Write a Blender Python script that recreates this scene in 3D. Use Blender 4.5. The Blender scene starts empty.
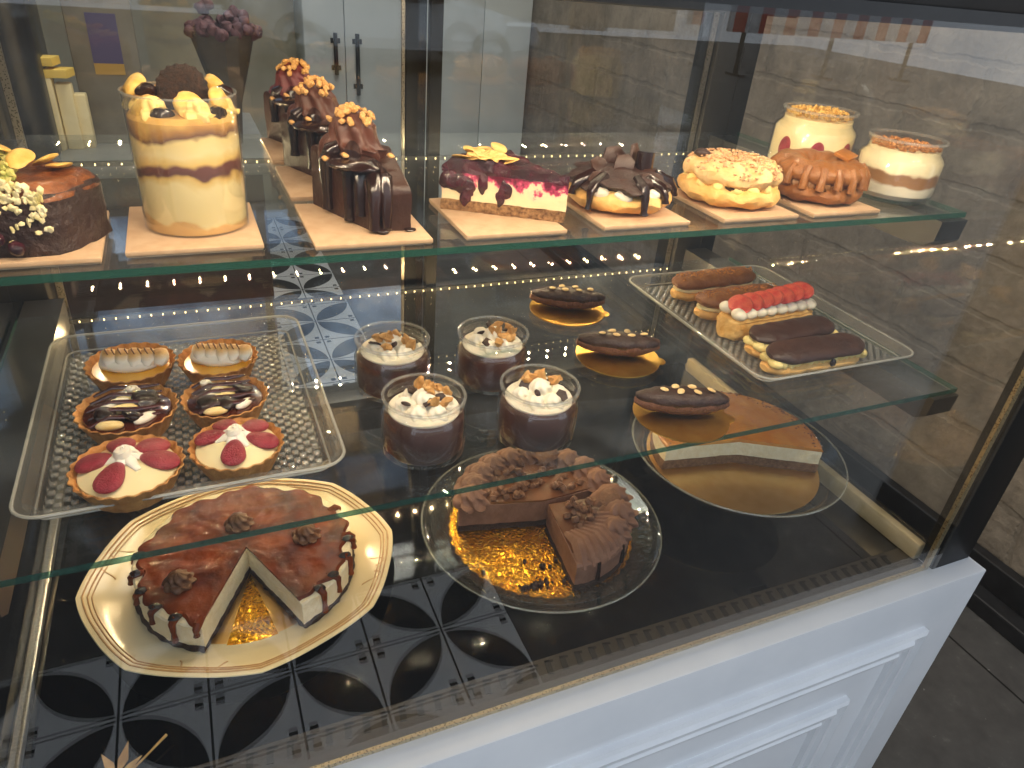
import bpy, bmesh, math, random
from math import sin, cos, pi, radians, sqrt, atan2, exp
from mathutils import Vector, Matrix, noise

rnd = random.Random(7)
SC = bpy.context.scene
COL = SC.collection

# ------------------------------------------------------------------ colour / material helpers
def lin(c):
    if isinstance(c, str):
        c = c.lstrip('#'); c = [int(c[i:i+2], 16)/255 for i in (0, 2, 4)]
    return tuple((x/12.92 if x <= .04045 else ((x+.055)/1.055)**2.4) for x in c)

class NT:
    def __init__(s, m):
        s.t = m.node_tree; s.t.nodes.clear()
        s.out = s.n('ShaderNodeOutputMaterial')
    def n(s, kind, **k):
        d = s.t.nodes.new(kind)
        for a, b in k.items(): setattr(d, a, b)
        return d
    def l(s, a, b): s.t.links.new(a, b)
    def put(s, sock, v):
        if hasattr(v, 'node'): s.l(v, sock)
        else: sock.default_value = v
    def m(s, op, a, b=None, c=None):
        d = s.n('ShaderNodeMath', operation=op)
        s.put(d.inputs[0], a)
        if b is not None: s.put(d.inputs[1], b)
        if c is not None: s.put(d.inputs[2], c)
        return d.outputs[0]
    def coord(s, kind='Object'):
        return s.n('ShaderNodeTexCoord').outputs[kind]
    def xyz(s, v):
        d = s.n('ShaderNodeSeparateXYZ'); s.l(v, d.inputs[0]); return d.outputs
    def noise(s, scale, detail=3, rough=.55, vec=None, out=0):
        d = s.n('ShaderNodeTexNoise'); d.inputs['Scale'].default_value = scale
        d.inputs['Detail'].default_value = detail; d.inputs['Roughness'].default_value = rough
        s.l(vec if vec is not None else s.coord(), d.inputs['Vector']); return d.outputs[out]
    def voro(s, scale, feature='F1', vec=None, out='Distance'):
        d = s.n('ShaderNodeTexVoronoi', feature=feature); d.inputs['Scale'].default_value = scale
        s.l(vec if vec is not None else s.coord(), d.inputs['Vector']); return d.outputs[out]
    def ramp(s, fac, stops):
        d = s.n('ShaderNodeValToRGB'); e = d.color_ramp.elements
        while len(e) < len(stops): e.new(.5)
        for k, (p, c) in enumerate(stops):
            e[k].position = p; e[k].color = tuple(c)+(1,) if len(c) == 3 else c
        s.l(fac, d.inputs[0]); return d.outputs[0]
    def mix(s, fac, a, b):
        d = s.n('ShaderNodeMix', data_type='RGBA')
        s.put(d.inputs[0], fac)
        for i, v in ((6, a), (7, b)):
            if hasattr(v, 'node'): s.l(v, d.inputs[i])
            else: d.inputs[i].default_value = tuple(v)+(1,)
        return d.outputs[2]
    def bump(s, h, strength=.3, dist=.002):
        d = s.n('ShaderNodeBump'); d.inputs['Strength'].default_value = strength
        d.inputs['Distance'].default_value = dist; s.l(h, d.inputs['Height']); return d.outputs[0]
    def bsdf(s, col, rough=.5, metal=0, normal=None, coat=0, sss=0, spec=.5, sheen=0):
        d = s.n('ShaderNodeBsdfPrincipled')
        if hasattr(col, 'node'): s.l(col, d.inputs['Base Color'])
        else: d.inputs['Base Color'].default_value = tuple(col)+(1,)
        s.put(d.inputs['Roughness'], rough); d.inputs['Metallic'].default_value = metal
        d.inputs['Specular IOR Level'].default_value = spec
        d.inputs['Coat Weight'].default_value = coat; d.inputs['Coat Roughness'].default_value = .08
        if sss:
            d.inputs['Subsurface Weight'].default_value = sss
            d.inputs['Subsurface Radius'].default_value = (1, .7, .4)
            d.inputs['Subsurface Scale'].default_value = .004
        if normal is not None: s.l(normal, d.inputs['Normal'])
        return d.outputs[0]
    def done(s, sh): s.l(sh, s.out.inputs[0])

def newmat(name):
    m = bpy.data.materials.new(name); m.use_nodes = True
    return m, NT(m)

def M(name, c1, c2=None, scale=60, rough=.5, metal=0, bump=0, bscale=None, coat=0, sss=0, lo=.35, hi=.65, spec=.5, detail=4, bdist=.002):
    """surface with two noise-mixed tones and a bump"""
    m, t = newmat(name)
    a = lin(c1)
    if c2 is None: col = a
    else: col = t.ramp(t.noise(scale, detail), [(lo, a), (hi, lin(c2))])
    nm = t.bump(t.noise(bscale or scale*2, 5, .62), min(1, bump*2.2), bdist*1.6) if bump else None
    t.done(t.bsdf(col, rough, metal, nm, coat, sss, spec))
    return m

def thin_glass(name, tint=(.97, .985, .975), ior=1.5, haze=0, hazecol=(.8, .85, .85), rough=0.0, bumpscale=0, sky_haze=0):
    m, t = newmat(name)
    back = t.n('ShaderNodeNewGeometry').outputs['Backfacing']
    i = t.m('SUBTRACT', ior, t.m('MULTIPLY', back, ior-1/ior))
    fr = t.n('ShaderNodeFresnel'); t.l(i, fr.inputs['IOR'])
    tr = t.n('ShaderNodeBsdfTransparent'); tr.inputs[0].default_value = tuple(tint)+(1,)
    gl = t.n('ShaderNodeBsdfGlossy'); gl.inputs['Roughness'].default_value = rough
    gl.inputs[0].default_value = (1, 1, 1, 1)
    if bumpscale:
        nm = t.bump(t.voro(bumpscale), .5, .002); t.l(nm, gl.inputs['Normal']); t.l(nm, fr.inputs['Normal'])
    mx = t.n('ShaderNodeMixShader'); t.l(fr.outputs[0], mx.inputs[0]); t.l(tr.outputs[0], mx.inputs[1]); t.l(gl.outputs[0], mx.inputs[2])
    res = mx.outputs[0]
    if haze or sky_haze:
        df = t.n('ShaderNodeBsdfDiffuse'); df.inputs[0].default_value = tuple(hazecol)+(1,)
        m2 = t.n('ShaderNodeMixShader')
        if sky_haze:
            nz = t.noise(5, 6, .65)
            f = t.ramp(nz, [(.5, (haze,)*3), (.72, (sky_haze,)*3)])
            t.l(f, m2.inputs[0])
        else: m2.inputs[0].default_value = haze
        t.l(res, m2.inputs[1]); t.l(df.outputs[0], m2.inputs[2]); res = m2.outputs[0]
    t.done(res)
    return m

def emit(name, col, strength):
    m, t = newmat(name)
    e = t.n('ShaderNodeEmission'); e.inputs[0].default_value = tuple(col)+(1,); e.inputs[1].default_value = strength
    t.done(e.outputs[0]); return m

# ------------------------------------------------------------------ mesh builder
class MB:
    def __init__(s): s.v = []; s.f = []; s.mi = []; s.cur = 0
    def add(s, vs, fs, T=None):
        o = len(s.v)
        s.v += [tuple(T @ Vector(p)) if T else tuple(p) for p in vs]
        s.f += [tuple(i+o for i in f) for f in fs]; s.mi += [s.cur]*len(fs)
        return s
    def box(s, x0, x1, y0, y1, z0, z1, T=None, b=0):
        if b:
            bm = bmesh.new(); bmesh.ops.create_cube(bm, size=1)
            for v in bm.verts: v.co = Vector(((x0+x1)/2+v.co.x*(x1-x0), (y0+y1)/2+v.co.y*(y1-y0), (z0+z1)/2+v.co.z*(z1-z0)))
            bmesh.ops.bevel(bm, geom=bm.edges[:], offset=b, segments=2, affect='EDGES', profile=.5)
            bm.verts.index_update()
            s.add([v.co.copy() for v in bm.verts], [[v.index for v in f.verts] for f in bm.faces], T); bm.free(); return s
        vs = [(x, y, z) for z in (z0, z1) for y in (y0, y1) for x in (x0, x1)]
        return s.add(vs, [(0, 2, 3, 1), (4, 5, 7, 6), (0, 1, 5, 4), (1, 3, 7, 5), (3, 2, 6, 7), (2, 0, 4, 6)], T)
    def rings(s, rings, closed=True, cap0=True, cap1=True, T=None):
        n = len(rings[0]); vs = [p for r in rings for p in r]; fs = []
        for i in range(len(rings)-1):
            for j in range(n if closed else n-1):
                k = (j+1) % n
                fs.append((i*n+j, i*n+k, (i+1)*n+k, (i+1)*n+j))
        if cap0: fs.append(tuple(range(n-1, -1, -1)))
        if cap1: fs.append(tuple((len(rings)-1)*n+j for j in range(n)))
        return s.add(vs, fs, T)
    def lathe(s, prof, seg=48, mod=None, T=None, cap0=False, cap1=False):
        rs = []
        for r, z in prof:
            ring = []
            for j in range(seg):
                a = 2*pi*j/seg; q = r*(mod(a, z) if mod else 1)
                ring.append((q*cos(a), q*sin(a), z))
            rs.append(ring)
        return s.rings(rs, True, cap0, cap1, T)
    def tube(s, pts, rad, seg=8, T=None, sx=1, sz=1, ridge=0, nr=6, twist=0):
        pts = [Vector(p) for p in pts]; rs = []
        if not hasattr(rad, '__len__'): rad = [rad]*len(pts)
        prev = None
        for i, p in enumerate(pts):
            d = (pts[min(i+1, len(pts)-1)]-pts[max(i-1, 0)])
            d = d.normalized() if d.length > 1e-9 else Vector((0, 0, 1))
            if prev is None:
                up = Vector((0, 0, 1)) if abs(d.z) < .95 else Vector((1, 0, 0))
                a = d.cross(up).normalized()
            else:
                a = (prev-d*prev.dot(d)).normalized()
            prev = a; b = a.cross(d)
            ring = []
            for j in range(seg):
                t = 2*pi*j/seg
                q = rad[i]*(1+ridge*cos(nr*t+twist*i))
                ring.append(p+a*cos(t)*q*sx+b*sin(t)*q*sz)
            rs.append(ring)
        return s.rings(rs, True, True, True, T)
    def blob(s, c, r, amp=.0, freq=30, sub=3, rot=None, seed=0, T=None, ridge=0, nr=8, flat=None):
        if not hasattr(r, '__len__'): r = (r, r, r)
        bm = bmesh.new(); bmesh.ops.create_icosphere(bm, subdivisions=sub, radius=1)
        R = rot if rot is not None else Matrix.Identity(3)
        off = Vector((seed*3.1, seed*1.7, seed*.9))
        vs = []
        for v in bm.verts:
            u = v.co.copy(); q = 1+(amp*noise.noise(u*freq*max(r)+off) if amp else 0)
            if ridge: q *= 1+ridge*cos(nr*atan2(u.y, u.x)+u.z*2.5)*(1-abs(u.z)**3)
            p = Vector((u.x*r[0]*q, u.y*r[1]*q, u.z*r[2]*q))
            if flat is not None and p.z < flat: p.z = flat
            vs.append(Vector(c)+R @ p)
        bm.verts.index_update()
        s.add(vs, [[v.index for v in f.verts] for f in bm.faces], T); bm.free(); return s
    def prism(s, poly, z0, z1, b=0, T=None, nz=1, bump=None):
        """extruded outline (ccw) with an inset top edge"""
        n = len(poly); c = Vector((sum(p[0] for p in poly)/n, sum(p[1] for p in poly)/n))
        def ring(z, k):
            return [(p[0]+(c.x-p[0])*k, p[1]+(c.y-p[1])*k, z) for p in poly]
        rs = [ring(z0+(z1-b-z0)*i/nz, 0) for i in range(nz+1)]
        if b:
            R = max((Vector(p)-c).length for p in poly); k = b/R
            rs += [ring(z1-b*.3, k*.3), ring(z1, k)]
        return s.rings(rs, True, True, True, T)
    def sector(s, R, z0, z1, a0, a1, b=.003, nr=10, na=40, nz=5, apex=(0, 0), dz=None, dr=None, T=None):
        """part of a round cake between two angles (radians, ccw), grid on every side"""
        full = abs(a1-a0) >= 2*pi-1e-4
        def P(i, j, z, k=0):
            a = a0+(a1-a0)*j/na; t = i/nr
            rr = (R+(dr(a, z) if dr else 0)-k)
            x = apex[0]*(1-t)+rr*cos(a)*t; y = apex[1]*(1-t)+rr*sin(a)*t
            return Vector((x, y, z))
        vs = []; fs = []
        def grid(fn, nu, nv, flip=False):
            o = len(vs)
            for u in range(nu+1):
                for v in range(nv+1): vs.append(fn(u, v))
            for u in range(nu):
                for v in range(nv):
                    q = (o+u*(nv+1)+v, o+(u+1)*(nv+1)+v, o+(u+1)*(nv+1)+v+1, o+u*(nv+1)+v+1)
                    fs.append(q[::-1] if flip else q)
        def zt(i, j, k):
            p = P(i, j, z1, k)
            if dz: p.z += dz(p.x, p.y)*(1 if i < nr else .3)
            return p
        grid(lambda i, j: zt(i, j, b), nr, na)
        grid(lambda i, j: P(i, j, z0), nr, na, True)
        def wall(k, j):
            if k <= nz: return P(nr, j, z0+(z1-b-z0)*k/nz)
            return zt(nr, j, b)
        grid(wall, nz+1, na, True)
        if not full:
            for j, fl in ((0, False), (na, True)):
                def cut(i, k, j=j):
                    if k <= nz: return P(i, j, z0+(z1-b-z0)*k/nz)
                    return zt(i, j, b)
                grid(cut, nr, nz+1, not fl)
        bm = bmesh.new(); bv = [bm.verts.new(p) for p in vs]
        for f in fs:
            try: bm.faces.new([bv[i] for i in f])
            except ValueError: pass
        bmesh.ops.remove_doubles(bm, verts=bm.verts[:], dist=1e-5)
        bmesh.ops.recalc_face_normals(bm, faces=bm.faces[:])
        bm.verts.index_update()
        s.add([v.co.copy() for v in bm.verts], [[v.index for v in f.verts] for f in bm.faces], T); bm.free(); return s
    def rosette(s, c, r, h, turns=2.2, ridge=.16, nr=6, tr=None, a0=0, T=None, seg=14, n=60, lean=(0, 0)):
        """piped swirl: a ridged rope spiralling in and up to a point"""
        tr = tr or r*.5; pts = []; rad = []
        for i in range(n+1):
            t = i/n; a = a0+2*pi*turns*t; q = (r-tr)*(1-t)**.75
            z = tr*.8+(h-tr)*t
            pts.append((c[0]+q*cos(a)+lean[0]*t, c[1]+q*sin(a)+lean[1]*t, c[2]+z))
            rad.append(tr*(1-.72*t**1.6)*(1 if i < n-2 else .45))
        s.tube(pts, rad, seg, T, ridge=ridge, nr=nr, twist=.28); return s
    def swirl(s, c, r, h, nr=8, depth=.14, twist=2.6, coils=3, T=None, seg=None, n=26, lean=(0, 0), a0=0):
        """star-nozzle mound: stacked coils with ridges that twist upwards to a curled tip"""
        seg = seg or nr*8; rs = []
        for i in range(n+1):
            t = i/n; z = h*t
            R_ = r*((1-t)**.45*.95+.02)*(1+.07*sin(coils*2*pi*(t-.08)))
            if i == 0: R_ = r*.86
            ring = []
            for j in range(seg):
                a = 2*pi*j/seg; q = R_*(1+depth*(1-t*.5)*cos(nr*a+twist*nr*t*.5+a0))
                zz = z+h*.10*sin(a+a0+coils*2*pi*t)*(1-t)*(1 if i else 0)
                ring.append((c[0]+q*cos(a)+lean[0]*t*t, c[1]+q*sin(a)+lean[1]*t*t, c[2]+zz))
            rs.append(ring)
        return s.rings(rs, True, True, True, T)
    def noiseup(s, amp, freq, seed=0, zmin=None):
        for i, v in enumerate(s.v):
            p = Vector(v)
            if zmin is not None and p.z < zmin: continue
            s.v[i] = tuple(p+noise.noise_vector(p*freq+Vector((seed, seed*2, 0)))*amp)
        return s
    def mesh(s, name, mats, smooth=True, angle=40):
        me = bpy.data.meshes.new(name); me.from_pydata([tuple(v) for v in s.v], [], s.f)
        if not isinstance(mats, (list, tuple)): mats = [mats]
        for m in mats: me.materials.append(m)
        if len(mats) > 1: me.polygons.foreach_set('material_index', s.mi)
        bm = bmesh.new(); bm.from_mesh(me); bmesh.ops.recalc_face_normals(bm, faces=bm.faces[:]); bm.to_mesh(me); bm.free()
        if smooth:
            me.polygons.foreach_set('use_smooth', [True]*len(me.polygons))
            me.set_sharp_from_angle(angle=radians(angle))
        me.update(); return me

def tag(o, label=None, cat=None, group=None, kind=None):
    for k, v in (('label', label), ('category', cat), ('group', group), ('kind', kind)):
        if v: o[k] = v
    return o
def thing(name, label, cat, loc=(0, 0, 0), rz=0, group=None):
    o = bpy.data.objects.new(name, None); o.empty_display_size = .02; COL.objects.link(o)
    o.location = loc; o.rotation_euler = (0, 0, rz)
    return tag(o, label, cat, group)
def part(name, mb, mat, parent=None, label=None, loc=(0, 0, 0), rot=(0, 0, 0), smooth=True, angle=40, kind=None):
    me = mb if isinstance(mb, bpy.types.Mesh) else mb.mesh(name, mat, smooth, angle)
    o = bpy.data.objects.new(name, me); COL.objects.link(o)
    o.parent = parent; o.location = loc; o.rotation_euler = rot
    if label: o['label'] = label
    if kind: o['kind'] = kind
    return o
def dup(root, loc, label, rz=None, group=None):
    def cp(o, par):
        c = o.copy(); COL.objects.link(c); c.parent = par
        for ch in [k for k in bpy.data.objects if k.parent is o]: cp(ch, c)
        return c
    kids = [k for k in bpy.data.objects if k.parent is root]
    r = root.copy(); COL.objects.link(r); r.location = loc
    if rz is not None: r.rotation_euler = (0, 0, rz)
    r['label'] = label
    if group: r['group'] = group
    for k in kids: cp(k, r)
    return r
def struct(name, mb, mat, smooth=False, label=None, cat=None):
    o = part(name, mb, mat, smooth=smooth); o['kind'] = 'structure'
    o['label'] = label or name.replace('_', ' '); o['category'] = cat or name.split('_')[0]
    return o

# ------------------------------------------------------------------ key heights and edges (metres)
ZD, ZM, ZT = .752, 1.0146, 1.2246           # deck, middle shelf, top shelf (upper faces)
XL, XR = -.2325, .895                        # inside of the two side panes
YF, YB = .421, 1.05                          # front pane, back doors
SILL = .75

# ------------------------------------------------------------------ materials
black_metal = M('black_metal', '#1d1d1f', '#262628', 30, .38, .0, spec=.6)
black_gloss = M('black_deck', '#060607', '#0a0a0b', 20, .06, spec=.5)
white_paint = M('white_paint', '#e4e6ea', '#dcdfe4', 8, .38)
alu = M('aluminium', '#c9c6bd', '#aeb0ae', 400, .3, .9)
cream_alu = M('cream_aluminium', '#d8c9a6', '#c8b893', 40, .35, .3)
def spacer_mat(name, c, d):
    m, t = newmat(name)
    v = t.voro(420); col = t.ramp(v, [(.24, lin(d)), (.42, lin(c))])
    t.done(t.bsdf(col, .3, .85)); return m
spacer = spacer_mat('led_tinted_spacer', '#cdbb8e', '#5a4828')  # warm LED light on the aluminium is put into this gold tint
spacer_grey = spacer_mat('grey_perforated_spacer', '#77736a', '#34322e')
matte_black = M('matte_black', '#0e0e0f', None, rough=.8, spec=.15)
pane = thin_glass('clear_pane', (.985, .99, .987))
shelf_glass = thin_glass('shelf_pane', (.975, .988, .98), sky_haze=.05, haze=.004, hazecol=(.75, .85, 1))  # bluish haze patches mixed into the pane imitate reflected sky
m, t = newmat('glass_edge_green')
g1 = t.bsdf(lin('#2c5f52'), .12, 0, None, .5); tr = t.n('ShaderNodeBsdfTransparent'); tr.inputs[0].default_value = (.25, .55, .45, 1)
mx = t.n('ShaderNodeMixShader'); mx.inputs[0].default_value = .6; t.l(tr.outputs[0], mx.inputs[1]); t.l(g1, mx.inputs[2]); t.done(mx.outputs[0])
glass_edge = m
jar_glass = thin_glass('jar_glass', (.985, .985, .98), 1.55)
rim_glass = thin_glass('rim_glass', (.9, .92, .9), 1.7, haze=.16, hazecol=(.75, .77, .70))
jar_rim = thin_glass('jar_rim_glass', (.95, .95, .94), 1.8, haze=.10, hazecol=(.8, .8, .76))
plate_glass = thin_glass('pressed_glass', (.95, .96, .95), 1.5, haze=.008)
emb_glass = thin_glass('embossed_glass', (.92, .93, .91), 1.5, haze=.02, hazecol=(.6, .58, .5), bumpscale=130)
acetate = thin_glass('acetate', (.985, .985, .98), 1.7, haze=.012)
tray_clear = thin_glass('clear_tray', (.955, .955, .945), 1.55, haze=.045, hazecol=(.8, .8, .76))
tray_lip = thin_glass('tray_lip', (.9, .9, .88), 1.6, haze=.32, hazecol=(.78, .77, .70))  # milky edge colour stands in for bright highlights along the rim
m, t = newmat('embossed_tray_floor')
x, y, z = t.xyz(t.coord())
k = 2*pi/.0130
h = t.m('MULTIPLY', t.m('SINE', t.m('MULTIPLY', x, k)), t.m('SINE', t.m('MULTIPLY', y, k)))
msk = t.m('GREATER_THAN', h, .12)
nm = t.bump(h, .8, .002)
gl = t.n('ShaderNodeBsdfGlossy'); gl.inputs['Roughness'].default_value = .12; gl.inputs[0].default_value = (.9, .9, .88, 1); t.l(nm, gl.inputs['Normal'])
df = t.n('ShaderNodeBsdfDiffuse'); df.inputs[0].default_value = (.72, .72, .68, 1)
ad = t.n('ShaderNodeMixShader'); ad.inputs[0].default_value = .45; t.l(gl.outputs[0], ad.inputs[1]); t.l(df.outputs[0], ad.inputs[2])
tr = t.n('ShaderNodeBsdfTransparent'); tr.inputs[0].default_value = (.9, .9, .89, 1)
mx = t.n('ShaderNodeMixShader'); t.l(t.m('MULTIPLY_ADD', msk, .42, .05), mx.inputs[0]); t.l(tr.outputs[0], mx.inputs[1]); t.l(ad.outputs[0], mx.inputs[2])
t.done(mx.outputs[0]); tray_floor_m = m

def gold_mat(name, c1, c2, bs, bstr, rough):
    m, t = newmat(name)
    col = t.ramp(t.noise(40, 4), [(.35, lin(c1)), (.65, lin(c2))])
    nm = t.bump(t.voro(bs, 'DISTANCE_TO_EDGE'), bstr, .002)
    t.done(t.bsdf(col, rough, 1, nm)); return m
gold = gold_mat('gold_card', '#d8a548', '#e6b95a', 260, .12, .3)
gold_emb = gold_mat('embossed_gold_card', '#f6aa24', '#ffc644', 150, 1.0, .25)
gold_flat = gold_mat('smooth_gold_card', '#ecc07a', '#f4cd8a', 120, .06, .32)
board_kraft = M('cake_board_card', '#c9a988', '#be9c7a', 90, .6, bump=.05)
board_edge = M('cake_board_edge', '#d0b79a', '#b89f84', 60, .6)

choc_dark = M('dark_chocolate', '#2b1711', '#3a2016', 60, .42, bump=.35, bscale=130)
choc_glaze = M('chocolate_ganache', '#1c0d0a', '#28130d', 30, .16, bump=.12, bscale=60, coat=.2)
choc_coat = M('chocolate_coating', '#402418', '#321a11', 25, .42, bump=.22, bscale=90)
choc_cream = M('chocolate_cream', '#7c5642', '#8b6550', 60, .6, bump=.2, bscale=200, sss=.05)
choc_swirl = M('chocolate_buttercream', '#4a271c', '#5c3426', 60, .45, bump=.12, bscale=160)
plum_swirl = M('plum_buttercream', '#5b2426', '#6d3030', 60, .5, bump=.12, bscale=160)
choc_mousse = M('chocolate_mousse', '#42231b', '#4d2b20', 40, .45, bump=.04, bscale=200)
choc_filling = M('chocolate_filling', '#7a4d33', '#6a4029', 150, .5, bump=.35, bscale=260)
choc_sponge = M('chocolate_crumb_base', '#1e110b', '#3c2416', 260, .8, bump=.9, bscale=420)
choc_piece = M('chocolate_pieces', '#6a4630', '#845a3c', 120, .5, bump=.4, bscale=300)
white_cream = M('whipped_cream', '#f6efdf', '#efe4cc', 40, .5, sss=.15, bump=.06, bscale=140)
pastry_cream = M('pastry_cream', '#f0d07a', '#f4da90', 40, .45, sss=.1)
vanilla = M('vanilla_cream', '#f2e3b4', '#efdca6', 30, .5, sss=.1)
cheese = M('cheesecake_filling', '#f3e7c8', '#eadab2', 120, .5, bump=.25, bscale=220, sss=.1)
caramel = M('caramel_glaze', '#4e1c03', '#843806', 26, .10, bump=.12, bscale=34, coat=0, bdist=.006, spec=.22)
caramel_lt = M('light_caramel', '#bc7424', '#cc8a34', 30, .12, bump=.25, bscale=40, coat=.7, bdist=.004)
crumb_dark = M('dark_biscuit_crust', '#2c1c14', '#4c3323', 220, .85, bump=.9, bscale=420)
crumb_tan = M('biscuit_crust', '#6f4d30', '#b08658', 240, .85, bump=.8, bscale=400)
crumb_gold = M('golden_crumbs', '#d8a24a', '#f0c878', 200, .75, bump=.6, bscale=400)
crumb_brown = M('speculoos_crumbs', '#b4733a', '#cf9150', 200, .8, bump=.7, bscale=420)
shell_m = M('tart_shell', '#b97a3c', '#d59c58', 70, .6, bump=.3, bscale=260)
choux_m = M('choux_pastry', '#dba452', '#eec078', 45, .55, bump=.45, bscale=90)
choux_dk = M('browned_choux', '#8a5424', '#a4682e', 60, .5, bump=.45, bscale=110)
puff_m = M('puff_pastry', '#d9a24e', '#eac078', 60, .5, bump=.4, bscale=140)
nut_m = M('chopped_nuts', '#bf8844', '#e0b070', 90, .6, bump=.3, bscale=260)
hazel_m = M('hazelnut', '#ecd09a', '#dcb676', 160, .5)
almond_m = M('flaked_almond', '#e6c27a', '#d3a552', 120, .5)
berry_m = M('berry_compote', '#4a0f22', '#240a12', 70, .2, bump=.5, bscale=150, coat=.5)
straw_m = M('strawberry', '#d42a22', '#f06a50', 90, .28, bump=.25, bscale=500, coat=.4)
straw_dk = M('macerated_strawberry', '#8a1a2a', '#a83040', 80, .3, bump=.35, bscale=600, coat=.3)
banana_m = M('banana', '#e2c06a', '#d2a24a', 90, .45, sss=.1, bump=.2, bscale=120)
lemon_m = M('lemon_curd', '#e0a22e', '#eab746', 40, .2, coat=.3)
plate_m = M('cream_stoneware', '#ecdcb4', '#e6d3a6', 12, .16, coat=.4)
plate_rim = M('worn_rim_glaze', '#b58a55', '#caa470', 80, .3)
m, t = newmat('torched_meringue')
x, y, z = t.xyz(t.coord())
col = t.ramp(t.m('ADD', t.m('MULTIPLY', t.m('SUBTRACT', z, .024), 50), t.m('MULTIPLY', t.noise(90, 3), .25)), [(.6, lin('#f6f0e2')), (.86, lin('#e8bd7c')), (1, lin('#b97a3c'))])
t.done(t.bsdf(col, .5, 0, None, 0, .1)); meringue = m
# berry cheesecake filling: pink stain running down from the berry layer
m, t = newmat('berry_stained_cheesecake')
x, y, z = t.xyz(t.coord())
f = t.m('ADD', t.m('MULTIPLY', t.m('SUBTRACT', z, .0095), 38), t.m('MULTIPLY', t.m('SUBTRACT', t.noise(60, 4, .6), .5), 2.4))
col = t.ramp(f, [(.3, lin('#f2ddb0')), (.62, lin('#efcfae')), (.72, lin('#c9496f')), (.95, lin('#5a1228'))])
t.done(t.bsdf(col, .45, 0, t.bump(t.noise(200), .2, .002), 0, .05)); berry_fill = m
# trifle filling: banana slices and brown caramel swirls in cream
def layered(name, stops, amp=.25, sc=40, k=1/.1):
    m, t = newmat(name)
    x, y, z = t.xyz(t.coord())
    f = t.m('ADD', t.m('MULTIPLY', z, k), t.m('MULTIPLY', t.m('SUBTRACT', t.noise(sc, 3), .5), amp))
    col = t.ramp(f, [(p, lin(c)) for p, c in stops])
    t.done(t.bsdf(col, .4, 0, None, .1, .05)); return m
trifle_m = layered('banana_trifle_layers', [(0, '#c8984e'), (.09, '#d3a55c'), (.12, '#e6d196'), (.40, '#e9d69e'), (.46, '#d7b160'), (.49, '#5c2a1e'), (.55, '#6a3428'), (.585, '#e2bd6c'), (.66, '#e9d69e'), (.76, '#e4cc8e'), (.80, '#6b4630'), (.86, '#a8783c'), (.93, '#d8ab5c')], .36, 24)
crumbjar_m = layered('layered_cream_jar', [(0, '#efe8d4'), (.36, '#f0e8d2'), (.42, '#a5784a'), (.62, '#8e643c'), (.68, '#efe2bc'), (1, '#f0e2b8')], .34, 30, 1/.052)

# ------------------------------------------------------------------ room
m, t = newmat('aged_brick')
co = t.coord(); sx = t.xyz(co)
cb = t.n('ShaderNodeCombineXYZ'); t.l(sx[1], cb.inputs[0]); t.l(sx[2], cb.inputs[1])
wob = t.noise(4.5, 5, .7, co, 1)
vm = t.n('ShaderNodeVectorMath', operation='MULTIPLY_ADD'); t.l(wob, vm.inputs[0]); vm.inputs[1].default_value = (.10, .055, 0); t.l(cb.outputs[0], vm.inputs[2])
br = t.n('ShaderNodeTexBrick'); t.l(vm.outputs[0], br.inputs['Vector'])
br.inputs['Scale'].default_value = 1; br.inputs['Brick Width'].default_value = .40; br.inputs['Row Height'].default_value = .15
br.inputs['Mortar Size'].default_value = .012; br.inputs['Mortar Smooth'].default_value = .6; br.inputs['Bias'].default_value = 0
br.inputs['Color1'].default_value = lin('#87796a')+(1,); br.inputs['Color2'].default_value = lin('#766a5c')+(1,); br.inputs['Mortar'].default_value = lin('#5c544a')+(1,)
big = t.ramp(t.noise(2.6, 5, .65), [(.34, lin('#655c51')), (.5, lin('#847868')), (.66, lin('#968470'))])
c1 = t.mix(.68, br.outputs['Color'], big)
spk = t.ramp(t.noise(26, 6, .7), [(.62, (0, 0, 0)), (.74, (1, 1, 1))])
c2 = t.mix(t.m('MULTIPLY', spk, .5), c1, lin('#c9c2b4'))
mot = t.ramp(t.noise(9, 7, .72), [(.34, lin('#4f463c')), (.52, lin('#8a7d6c')), (.70, lin('#b3a48f'))])
c2 = t.mix(.38, c2, mot)
hh = t.m('ADD', t.m('MULTIPLY', br.outputs['Fac'], -.22), t.m('MULTIPLY', t.noise(18, 6, .65), 1.1))
t.done(t.bsdf(c2, .85, 0, t.bump(hh, .6, .011)))
brick = m
m, t = newmat('cement_tiles')
x, y, z = t.xyz(t.coord())
s_ = .18
u = t.m('PINGPONG', t.m('DIVIDE', t.m('SUBTRACT', x, .06), s_), 1); v = t.m('PINGPONG', t.m('DIVIDE', t.m('SUBTRACT', y, -.299), s_), 1)
def dist(a, b):
    p = t.m('SUBTRACT', u, a); q = t.m('SUBTRACT', v, b)
    return t.m('SQRT', t.m('ADD', t.m('MULTIPLY', p, p), t.m('MULTIPLY', q, q)))
leaf = t.m('MULTIPLY', t.m('LESS_THAN', dist(1, 0), .96), t.m('LESS_THAN', dist(0, 1), .96))
def sq(a, b): return t.m('MULTIPLY', t.m('LESS_THAN', t.m('ABSOLUTE', t.m('SUBTRACT', u, a)), .05), t.m('LESS_THAN', t.m('ABSOLUTE', t.m('SUBTRACT', v, b)), .05))
dark = t.m('MAXIMUM', leaf, t.m('MAXIMUM', sq(.88, .12), sq(.12, .88)))
line = t.m('MAXIMUM', t.m('GREATER_THAN', u, .985), t.m('MAXIMUM', t.m('LESS_THAN', u, .015), t.m('MAXIMUM', t.m('GREATER_THAN', v, .985), t.m('LESS_THAN', v, .015))))
base = t.mix(dark, lin('#c5c8cc'), lin('#15171c')); base = t.mix(line, base, lin('#2a2b2e'))
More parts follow.
